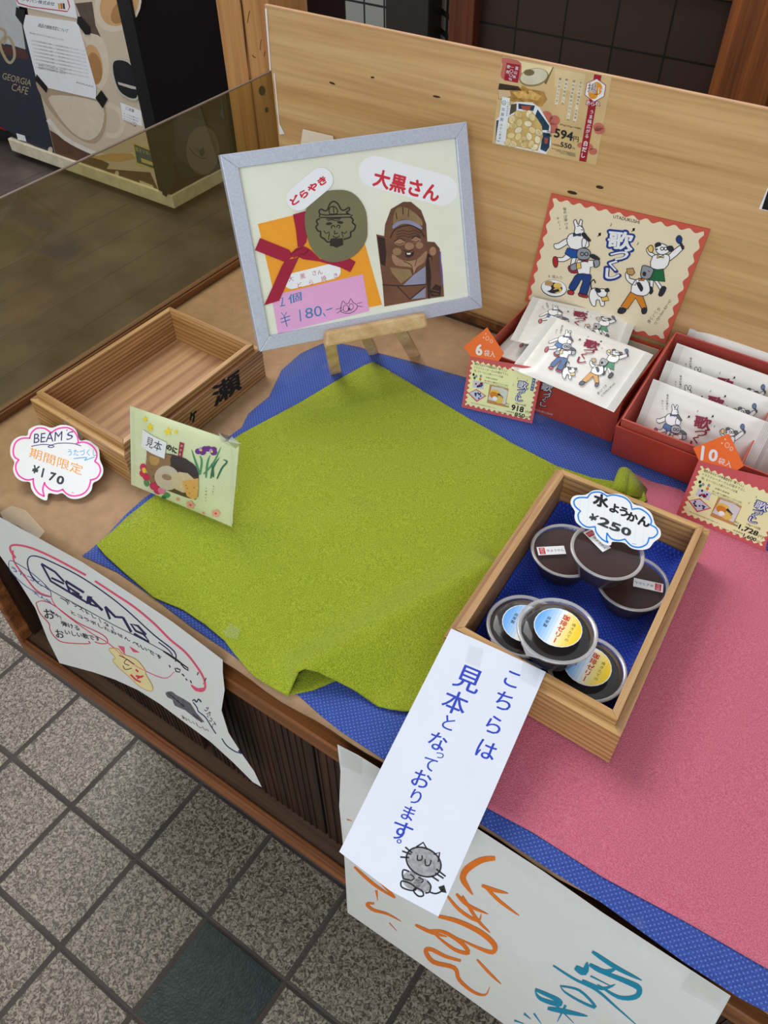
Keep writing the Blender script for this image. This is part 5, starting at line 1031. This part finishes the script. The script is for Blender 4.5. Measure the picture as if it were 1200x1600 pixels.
def artR(A):
    gk = mat('print_grey', (50, 56, 62)); gl_ = mat('grid_line', (214, 228, 238))
    for i in range(9): A.line([(370+i*68, 190+i*22), (350+i*68, 400+i*26)], 3, gl_, 1, sm=1)
    for i in range(5): A.line([(345, 215+i*55), (960, 400+i*50)], 3, gl_, 1, sm=1) if False else None
    for ch, x, y, s in (('水', 540, 230, 130), ('よ', 655, 295, 100), ('う', 735, 325, 100), ('か', 805, 370, 100), ('ん', 905, 405, 110)): A.cell(ch, (x, y), (s, s*.3), (s*.12, -s*.85), BK, 2, .05)
    A.text('¥', (425, 385), (490, 412), (462, 335), gk, 2, .03); A.text('2', (505, 430), (600, 470), (535, 362), gk, 2, .04); A.text('5', (605, 472), (695, 505), (630, 405), gk, 2, .04); A.text('0', (705, 512), (790, 540), (720, 445), gk, 2, .04)
    A.line([(805, 595), (842, 603)], 3, blu, 2, sm=1)
cloud_tag('cloud_price_tag', 'white cloud-shaped price tag with a blue outline reading 250 yen, over the jelly cups', rp_, outR, inR, blu, (840, 740, .18333), artR, [(985, 790), (1003, 785), (1012, 806), (998, 815)], (995, 795))

# ------------------------------------------------------------------ sample snack bag
sp_ = lean((205, 757), (362, 823), .33, .8062); sBL, sBR, sTL = sp_.hit(205, 757), sp_.hit(362, 823), sp_.hit(203, 634); sTR = sp_.hit(374, 692); se = sBR-sBL; su = (sTL-sBL+sTR-sBR)/2
def suv(P_):
    d = P_-sBL; a, b, c = se.dot(se), se.dot(su), su.dot(su); p, q = d.dot(se), d.dot(su); D = a*c-b*b; return (p*c-q*b)/D, (q*a-p*b)/D
def sb(u, v):
    u = min(max(u, 0), 1); v = min(max(v, 0), 1); a = min(1, max(0, (u-.04)/.25), max(0, (.95-u)/.25)); a = a*a*(3-2*a); return .008*a*math.sin(math.pi*v)**.7
def ssf(px, py, h): P_ = sp_.hit(px, py); u, v = suv(P_); return P_+sp_.n*(sb(u, v)+.0008+h)
bg = thing('sample_snack_bag', 'pale green flowered snack bag with a white sample sticker, leaning against the empty tray', 'snack bag', tuple((sBL+sBR)/2))
pg = mat('bag_green', (222, 230, 184), .35, .03, 20, coat=.2); mb = MB()
def q4(u, v): return (sBL*(1-u)+sBR*u)*(1-v)+(sTL*(1-u)+sTR*u)*v
mb.grid(lambda u, v: q4(u, v)+sp_.n*sb(u, v), 40, 26, pg); mb.grid(lambda u, v: q4(u, v)-sp_.n*(sb(u, v)*.7+.0003), 20, 14, pg); BAG = mb.build('bag', bg, smooth=True)
mb = MB(); A = Art(mb, ssf).z(190, 620, .158333); A.maxe = 45; k_ = lambda n, c, **q: mat(n, c, .5, .05, **q)
A.poly([(280, 510), (545, 545), (650, 580), (740, 630), (805, 690), (805, 780), (790, 960), (760, 998), (660, 975), (400, 880), (310, 830), (285, 760), (278, 640)], k_('window_dark', (84, 64, 48)), 1, 0)
A.poly([(285, 515), (540, 560), (520, 660), (400, 690), (360, 830), (290, 780)], k_('cracker_tan', (150, 116, 76), scale=150), 2, 2); A.poly([(320, 560), (420, 580), (400, 650), (330, 640)], k_('cracker_gold', (190, 150, 84)), 3, 2)
A.poly([(545, 555), (680, 590), (790, 690), (800, 780), (700, 730), (560, 690), (530, 620)], k_('cracker_black', (56, 40, 44), scale=160), 3, 2)
A.ell(490, 780, 125, 125, k_('cracker_white', (206, 194, 170), scale=120), 4, n=20); A.ell(490, 770, 50, 30, k_('cracker_spot', (160, 130, 100), scale=200), 5, .2); A.ell(650, 820, 125, 105, k_('cracker_cream', (214, 196, 156), scale=150), 6, .3, n=9); A.poly([(640, 810), (760, 785), (805, 775), (805, 870), (785, 975), (740, 995), (680, 960)], k_('cracker_orange', (224, 174, 94), scale=150), 8, 1)
for x, y in ((680, 850), (710, 930), (760, 870), (690, 880)): A.ell(x, y, 7, 5, k_('spot_brown', (160, 80, 40)), 9)
cw_ = k_('bag_crimp', (236, 240, 214))
for x in (95, 108, 121): A.line([(x, 140+(x-95)*.5), (x+12, 870+(x-95)*.4)], 4, cw_, 1, sm=1)
for x in (1078, 1092, 1106): A.line([(x, 500), (x-8, 1255)], 4, cw_, 1, sm=1)
ylw = k_('leaf_yellow', (244, 214, 40))
for x, y, s in ((245, 215, 34), (305, 290, 46), (485, 330, 46), (560, 335, 26)):
    A.poly([(x+s*(1 if i % 2 == 0 else .45)*math.cos(i*math.pi/5-.5), y+s*(1 if i % 2 == 0 else .45)*math.sin(i*math.pi/5-.5)) for i in range(10)], ylw, 2)
cam_ = k_('camellia', (208, 44, 90)); camp = k_('camellia_pink', (230, 130, 160)); gnl = k_('leaf_green', (70, 150, 96)); gnd = k_('leaf_dark', (40, 110, 70))
for x, y, s in ((235, 690, 45), (225, 750, 40), (265, 780, 45), (345, 870, 50), (375, 920, 40)): A.ell(x, y, s, s*.9, cam_, 3)
A.ell(245, 715, 26, 28, ylw, 5); A.ell(420, 915, 40, 36, camp, 4); A.ell(262, 840, 32, 40, gnl, 2); A.ell(465, 960, 34, 30, gnl, 3); A.ell(430, 985, 26, 20, gnd, 4)
for x, y, s in ((700, 1055, 40), (940, 1145, 36), (575, 1000, 18), (820, 1140, 14)):
    for i in range(5): A.ell(x+s*.7*math.cos(i*1.257), y+s*.7*math.sin(i*1.257), s*.5, s*.45, k_('blossom_peach', (240, 170, 150)), 3)
    A.ell(x, y, s*.3, s*.3, k_('blossom_heart', (214, 80, 70)), 4)
for p in ([(820, 745), (830, 620), (810, 560)], [(820, 745), (780, 640), (725, 500)], [(850, 740), (930, 640), (990, 490)], [(910, 790), (930, 680), (980, 590)], [(960, 800), (1000, 700), (1045, 640), (1010, 615)], [(870, 780), (880, 640), (900, 560)], [(930, 780), (925, 700), (915, 640)]): A.line(p, 18, gnl if p[0][0] < 900 else gnd, 2, taper=1)
vio = k_('iris_violet', (110, 40, 130))
for x, y in ((790, 520), (835, 530), (880, 500), (925, 510), (850, 500), (930, 540)): A.ell(x, y, 30, 26, vio, 4, .5)
for x, y in ((810, 500), (905, 520)): A.ell(x, y, 14, 18, k_('iris_lilac', (190, 150, 210)), 5); A.ell(x+10, y+10, 8, 10, ylw, 6)
A.poly([(608, 428), (652, 445), (640, 575), (600, 560)], mar, 3); A.vtext('おかき', (630, 465), (620, 545), (24, 8), W, 4, .01, up=(3, -26)); A.htext('のに', (510, 480), (565, 505), (8, -60), BK, 3, .05)
A.vtext('お茶請けに', (870, 880), (858, 1010), (15, 4), BK, 3, 0, up=(1, -15)); A.vtext('旬の彩り', (930, 870), (922, 950), (13, 4), BK, 3, 0, up=(1, -13)); A.vtext('いろいろ', (803, 890), (795, 985), (12, 4), BK, 3, 0, up=(1, -13))
dt = k_('dot_white', (250, 252, 244))
for i in range(8):
    for j in range(5): A.ell(885+i*19, 810+j*26+i*5+(10 if i % 2 else 0)+(110 if j > 2 else 0), 4, 4, dt, 2, n=6)
mb.build('bag_print', bg)
mb = MB(); A = Art(mb, lambda a, b, h: ssf(a, b, h+.0014)).z(190, 620, .158333); A.maxe = 45; A.poly([(232, 312), (490, 430), (478, 585), (218, 478)], W, 1); A.text('見本', (276, 460), (440, 520), (292, 368), BK, 3, .01); mb.build('sample_sticker', BAG)
fl = clear('crisp_film', (.98, .985, .98), .03, .06, 0, fres=.3); mb = MB()
mb.grid(lambda u, v: q4(-.02+u*1.06, -.02+v*1.05)+sp_.n*(sb(u, v)+.004+.0012*math.sin(u*19+v*7)*math.sin(v*13)), 40, 24, fl)
h_ = sp_.off(.004).hit; mb.add([h_(342, 676), h_(362, 682), h_(377, 694), h_(368, 701), h_(345, 690), sp_.off(.016).hit(356, 690)], [(0, 1, 5), (1, 2, 5), (2, 3, 5), (3, 4, 5), (4, 0, 5)], clear('flap_film', (.95, .95, .96), .08, .1, .06)); mb.build('clear_wrapper', bg, smooth=False)

# ------------------------------------------------------------------ paper signs
pz = Pl(at(705, 985, z=.8705), at(852, 1052, z=.8705), at(530, 1332, z=.812)); bm = mat('marker_blue', (34, 62, 180), .5, .02)
mb = MB(); slab(mb, [(705, 982), (779, 1015), (853, 1050), (770, 1240), (685, 1432), (610, 1392), (530, 1331), (620, 1150)], pz, .0004, mat('bluish_paper', (216, 221, 234), .65, .015)); A = Art(mb, pz.surf()).z(500, 960, .583333)
e_, u_ = V((.90, .37)), V((.37, -.86))
for ch, x, y, s in (('こ', 515, 172, 56), ('ち', 493, 232, 60), ('ら', 466, 296, 58), ('は', 445, 362, 60), ('見', 398, 172, 74), ('本', 362, 236, 68), ('と', 344, 290, 46), ('な', 315, 340, 56), ('っ', 322, 374, 30), ('て', 294, 400, 44), ('お', 271, 441, 56), ('り', 257, 489, 46), ('ま', 236, 532, 46), ('す', 218, 580, 62), ('。', 228, 602, 40)):
    A.cell(ch, (x, y), tuple(e_*s*1.05), tuple(u_*s*1.05), bm, 1, .02)
A.z(480, 1100, .3125); gs = mat('pencil_grey', (150, 150, 154), .7, .3, 300)
A.ell(582, 790, 92, 68, gs, 1, .5); A.ell(525, 880, 50, 45, gs, 1, .4); A.ell(575, 905, 45, 35, gs, 1, .4); A.ring(582, 790, 92, 68, 8, BK, 2, .5)
L_ = lambda p, w=8, **q: A.line(p, w, BK, 2, **q)
L_([(545, 715), (580, 692), (600, 728)], sm=1); L_([(632, 752), (662, 742), (655, 790)], sm=1); L_([(552, 755), (552, 780), (572, 778), (575, 757)], 7); L_([(590, 775), (592, 805), (612, 805), (620, 780)], 7)
for p in ([(475, 735), (520, 752)], [(465, 765), (510, 768)], [(490, 715), (525, 745)], [(620, 860), (658, 885)], [(640, 845), (682, 872)], [(645, 825), (692, 862)]): L_(p, sm=1)
L_([(510, 838), (480, 830), (480, 870), (515, 880)]); L_([(468, 905), (475, 885), (520, 900), (545, 925), (520, 932), (480, 920)], closed=True); L_([(532, 935), (545, 920), (575, 935), (580, 958), (555, 960)], closed=True); L_([(600, 885), (618, 910), (610, 940), (590, 945)]); L_([(515, 850), (535, 870), (515, 885)], 6); L_([(555, 865), (580, 880), (570, 895)], 6)
L_([(608, 938), (640, 948), (668, 938), (680, 925)]); A.poly([(655, 915), (685, 905), (697, 945), (670, 940)], BK, 2)
tag(mb.build('handwritten_sign', loc=pz.hit(705, 985)), 'long white sign with blue handwriting and a cat drawing, hanging from the jelly tray', 'sign')
tape = clear('clear_tape', (.97, .975, .97), .0, .35, .03, fres=.03)
def tapep(label, pts, pl): mb = MB(); slab(mb, pts, pl, .0003, tape); return tag(mb.build('clear_tape', loc=pl.hit(*pts[0])), label, 'tape')
tapep('clear tape near the top left corner of the handwritten sign', [(733, 1007), (755, 1014), (749, 1042), (727, 1034)], pz.off(.0016))
tapep('clear tape at the top right corner of the handwritten sign', [(818, 1028), (846, 1042), (838, 1075), (812, 1060)], pz.off(.0016))
# hanging sign with the big drawn word
def by(px, py):
    t = max(0, min(1, (py-860)/370)); s = max(0, min(1, (px-60)/350))
    return .2805-.004*math.sin(t*3+s*2)-.018*max(0, math.sin(math.pi*max(0, min(1, (px-300)/120))))*max(0, t-.45)
def hs(fy):
    def f(px, py, h): P_ = at(px, py, y=fy(px, py)); return P_+(CAM-P_).normalized()*h
    return f
def hang(name, label, out, fy, cat, art, mt=None):
    vs, fs = tri2(out, 14); mb = MB(); mb.add([at(x, y, y=fy(x, y)) for x, y in vs], fs, mt or mat('poster_paper', (226, 226, 222), .6, .02)); mb.add([at(x, y, y=fy(x, y)+.0006) for x, y in vs], fs, mt or mat('poster_paper', (0, 0, 0)))
    A = Art(mb, hs(lambda a, b: fy(a, b)-.0004)); art(A); return tag(mb.build(name, loc=at(*out[0], y=fy(*out[0])), smooth=False), label, cat)
def beams(A):
    nv_ = mat('pen_navy', (34, 32, 84)); pr = mat('pen_rose', (234, 84, 116)); tl_ = mat('pen_teal', (50, 90, 150))
    A.z(0, 860, .2)
    A.line([(120, 60), (85, 10), (80, -30), (120, -42), (200, -30), (290, 0), (440, 70), (670, 195)], 14, pr, 2); A.line([(740, 240), (900, 345), (1050, 445), (1200, 570), (1330, 700), (1440, 790), (1530, 900), (1590, 1000), (1600, 1080), (1560, 1100), (1500, 1060)], 14, pr, 2)
    A.line([(100, 0), (110, 90), (190, 200), (290, 320), (400, 365)], 10, pr, 2); A.line([(400, 370), (430, 430), (520, 510), (700, 640), (850, 730), (1000, 860), (1150, 950), (1290, 1000), (1360, 950)], 5, pr, 2)
    A.line([(1600, 1080), (1540, 1090), (1490, 1050)], 26, pr, 2, taper=1)
    A.line([(300, 260), (240, 190), (213, 100), (235, 48), (300, 50), (400, 90), (600, 190), (800, 320), (980, 460), (1200, 660), (1360, 790), (1370, 870)], 8, nv_, 2); A.line([(300, 260), (480, 360), (700, 480), (900, 590), (1100, 690), (1300, 800)], 4, nv_, 2)
    def K(p, w=9): A.line(p, w*1.5, nv_, 3, sm=1)
    K([(322, 105), (395, 240), (545, 330)]); K([(322, 105), (430, 170), (500, 245)]); K([(400, 215), (500, 262)]); K([(510, 240), (545, 330), (680, 410)]); K([(528, 285), (620, 345)]); K([(512, 240), (655, 330)], 11); K([(560, 330), (640, 370)], 11)
    K([(680, 410), (690, 362), (800, 470)], 12); K([(700, 420), (760, 440)]); K([(700, 360), (690, 420)], 26); K([(820, 440), (858, 538)], 11); K([(820, 440), (900, 520), (960, 525)], 11); K([(960, 525), (1025, 640)], 12); K([(1140, 660), (1075, 590), (1020, 575), (1060, 630), (1120, 655), (1165, 720), (1045, 650)], 10)
    A.line([(470, 370), (520, 400), (530, 425)], 5, BK, 2)
    def row(st, a, b, up, mt=BK, l=3, bo=.02): A.htext(st, a, b, up, mt, l, bo)
    row('うたづくし', (110, 150), (370, 290), (-18, -46), tl_); A.line([(68, 90), (100, 85), (250, 180), (380, 300), (400, 365)], 4, tl_, 2); A.line([(68, 90), (80, 160), (200, 280), (330, 350), (400, 365)], 4, tl_, 2)
    row('大人気', (280, 340), (380, 400), (-14, -30), tl_)
    row('イラストレーター', (530, 395), (880, 610), (-20, -42)); row('とコラボしたおせん', (570, 490), (990, 690), (-14, -34)); row('べいです', (1060, 730), (1240, 830), (-18, -44))
    A.line([(600, 430), (720, 490)], 3, BK, 2); A.line([(280, 410), (330, 395), (420, 430), (600, 560), (800, 660), (840, 720), (790, 730), (740, 715)], 6, mat('pen_red', (214, 60, 80)), 2); A.line([(280, 410), (310, 490), (380, 570), (390, 620), (430, 680), (500, 720), (690, 730), (690, 710)], 6, mat('pen_red', (0, 0, 0)), 2)
    A.text('お', (350, 530), (430, 540), (335, 455), BK, 3, .02); A.text('お', (440, 680), (505, 690), (425, 615), BK, 3, .02); row('口の中で', (400, 480), (470, 525), (-14, -36)); row('弾ける', (500, 575), (600, 605), (-14, -44)); row('いしい歌です', (525, 640), (760, 690), (-14, -44))
    for c in ([(920, 745), (970, 755), (975, 815)], [(1010, 750), (1090, 800), (1040, 795)]): A.poly(c, mat('pen_rose', (0, 0, 0)), 3)
    yl = mat('crayon_yellow', (238, 220, 160), .7, .05); yo = mat('crayon_ochre', (196, 160, 80)); 
    A.poly([(850, 770), (920, 770), (960, 810), (1060, 850), (1130, 930), (1140, 970), (1190, 1060), (1180, 1100), (1100, 1070), (1000, 980), (930, 920), (880, 860), (900, 840)], yl, 2, 2); A.line([(850, 770), (920, 770), (960, 810), (1060, 850), (1130, 930), (1140, 970), (1190, 1060), (1180, 1100), (1100, 1070), (1000, 980), (930, 920), (880, 860), (900, 840)], 5, yo, 3, closed=True)
    for p in ([(930, 820), (990, 850), (1050, 890)], [(990, 850), (970, 880), (1010, 900)], [(960, 900), (980, 930), (1030, 920)]): A.line(p, 6, BK, 4)
    for p in ([(1060, 930), (1080, 950)], [(1020, 970), (1060, 1010), (1100, 1030)], [(1060, 980), (1110, 990)], [(1070, 1000), (1120, 980)]): A.line(p, 14, mat('pen_red', (0, 0, 0)), 4, sm=1)
    A.z(220, 1000, .183333)
    gk = mat('pencil_dark', (100, 100, 104), .7, .3, 200)
    A.poly([(210, 450), (260, 440), (300, 470), (420, 540), (470, 620), (540, 700), (480, 680), (380, 600), (290, 560), (270, 510), (230, 490)], gk, 3, 2)
    for i in range(7): A.line([(230+i*40, 450+i*32), (290+i*38, 500+i*34)], 6, BK, 5, sm=1)
    A.line([(190, 95), (260, 140), (330, 190), (360, 215)], 16, BK, 4, taper=1); A.line([(150, 20), (230, 80), (270, 130)], 7, nv_, 3)
    for p in ([(240, 215), (250, 235)], [(290, 240), (300, 270), (330, 275), (335, 255), (300, 240)], [(350, 290), (370, 310)], [(380, 330), (395, 345)], [(420, 345), (432, 368)], [(490, 275), (480, 300)], [(555, 325), (545, 350)], [(530, 370), (534, 374)], [(345, 200), (400, 240), (405, 262), (370, 240), (340, 205)]): A.line(p, 8, BK, 4, sm=1)
    A.line([(440, 520), (455, 510), (475, 530), (490, 505), (515, 530)], 10, nv_, 3); A.line([(445, 530), (480, 580), (490, 610), (550, 660), (600, 740), (640, 800)], 7, nv_, 3); A.line([(690, 840), (730, 900), (800, 950), (850, 965)], 7, nv_, 3); A.line([(835, 940), (858, 970)], 16, nv_, 3, sm=1)
    A.htext('うたって', (560, 590), (620, 720), (40, -30), BK, 4); A.htext('おいしい', (370, 665), (550, 760), (-22, -40), BK, 4)
hang('hanging_drawn_sign', 'white sign with a large navy word in a pink outline, hanging at the left front', [(-60, 775), (0, 808), (70, 846), (128, 878), (200, 925), (270, 972), (348, 1031), (348, 1050), (351, 1078), (346, 1110), (357, 1145), (378, 1178), (397, 1205), (409, 1230), (395, 1222), (365, 1192), (330, 1160), (290, 1130), (250, 1100), (215, 1078), (180, 1062), (145, 1050), (93, 1036), (75, 1000), (55, 950), (30, 910), (0, 868), (-60, 800)], by, 'sign', beams)
def menu(A):
    og_ = mat('brush_orange', (232, 122, 34), .6, .08); bl_ = mat('brush_teal', (14, 140, 174), .5, .06)
    A.z(480, 1100, .3125)
    for p, w in (([(940, 772), (870, 782), (800, 825), (778, 870), (800, 915), (828, 955)], 34), ([(872, 908), (930, 930), (1005, 948)], 20), ([(885, 910), (960, 985), (1060, 1060)], 16), ([(745, 950), (800, 1005), (905, 1052)], 18), ([(775, 960), (850, 1080), (915, 1145)], 16), ([(700, 960), (760, 1030), (850, 1085), (870, 1050)], 16), ([(655, 1062), (760, 1090), (870, 1145), (935, 1205), (925, 1242), (850, 1218), (735, 1162)], 26), ([(540, 1105), (620, 1142), (700, 1165)], 18), ([(600, 1135), (680, 1140), (770, 1195), (805, 1245), (740, 1230), (670, 1180), (620, 1135)], 20), ([(768, 1285), (690, 1262), (620, 1228), (592, 1235), (630, 1290), (735, 1320), (760, 1380), (830, 1440), (890, 1455), (912, 1415)], 22), ([(848, 1278), (910, 1345), (970, 1402)], 14), ([(235, 815), (330, 900), (438, 972)], 16), ([(438, 970), (400, 925), (345, 865), (380, 905)], 16), ([(345, 932), (352, 982)], 22), ([(335, 998), (298, 1000), (330, 1030), (400, 1050), (470, 1088)], 16), ([(410, 1095), (448, 1136)], 10), ([(198, 578), (224, 586)], 10)):
        A.line(p, w, og_, 2, taper=1)
    A.z(680, 1300, .43333)
    for p, w in (([(566, 432), (650, 488), (745, 536)], 16), ([(556, 478), (610, 505), (655, 492)], 18), ([(505, 488), (538, 505), (548, 470)], 26), ([(425, 482), (500, 530), (580, 570), (650, 630), (735, 705)], 9), ([(600, 505), (690, 540), (735, 565), (722, 595), (660, 596), (585, 550)], 20), ([(530, 535), (600, 565), (650, 550)], 12), ([(560, 520), (640, 560)], 10), ([(450, 556), (520, 572), (578, 632), (530, 615), (470, 580), (450, 556)], 9), ([(360, 568), (440, 605), (445, 622), (380, 602), (360, 575)], 18), ([(405, 636), (470, 648), (550, 665)], 18), ([(470, 625), (440, 685)], 18), ([(430, 620), (500, 690)], 12), ([(320, 655), (345, 676)], 14), ([(356, 655), (382, 692)], 12), ([(285, 680), (320, 692)], 12)):
        A.line(p, w, bl_, 2, taper=1)
hang('brush_lettered_sign', 'large white sign with orange and teal brush writing on the counter front', [(527, 1163), (560, 1180), (600, 1205), (680, 1252), (745, 1294), (850, 1362), (940, 1425), (1040, 1490), (1142, 1556), (1090, 1650), (1000, 1760), (790, 1602), (660, 1508), (543, 1426), (538, 1340), (530, 1260), (532, 1205)], lambda a, b: .2795-.002*math.sin((a-520)/90)*max(0, min(1, (b-1200-(a-527)*.63)/120))-.012*max(0, min(1, (b-1180-(a-527)*.63)/140)), 'sign', menu)
kz = Pl((0, 0, .8012), (1, 0, .8012), (0, 1, .8012))
tapep('wrinkled clear tape on the kraft paper at the far left, above the drawn sign', [(0, 800), (18, 790), (40, 797), (70, 830), (60, 842), (30, 822), (5, 812)], kz)
tapep('clear tape holding the front corner of the green cloth above the drawn sign', [(350, 985), (360, 974), (377, 984), (370, 999), (352, 994)], Pl((0, 0, .8085), (1, 0, .8085), (0, 1, .8085)))
tapep('clear tape over the middle of the drawn sign top edge', [(130, 895), (147, 892), (152, 908), (138, 914)], Pl((0, .2785, 0), (1, .2785, 0), (0, .2785, 1)))
fy = Pl((0, .2770, 0), (1, .2770, 0), (0, .2770, 1)); tapep('clear tape at the upper left corner of the brush-lettered sign', [(531, 1166), (566, 1186), (565, 1212), (532, 1196)], fy); tapep('clear tape at the upper right end of the brush-lettered sign', [(1080, 1518), (1140, 1556), (1125, 1578), (1062, 1545)], Pl((0, .2735, 0), (1, .2735, 0), (0, .2735, 1)))
tapep('clear tape at the lower left corner of the brush-lettered sign', [(540, 1366), (568, 1386), (567, 1410), (542, 1396)], fy)
bpy.context.view_layer.update()
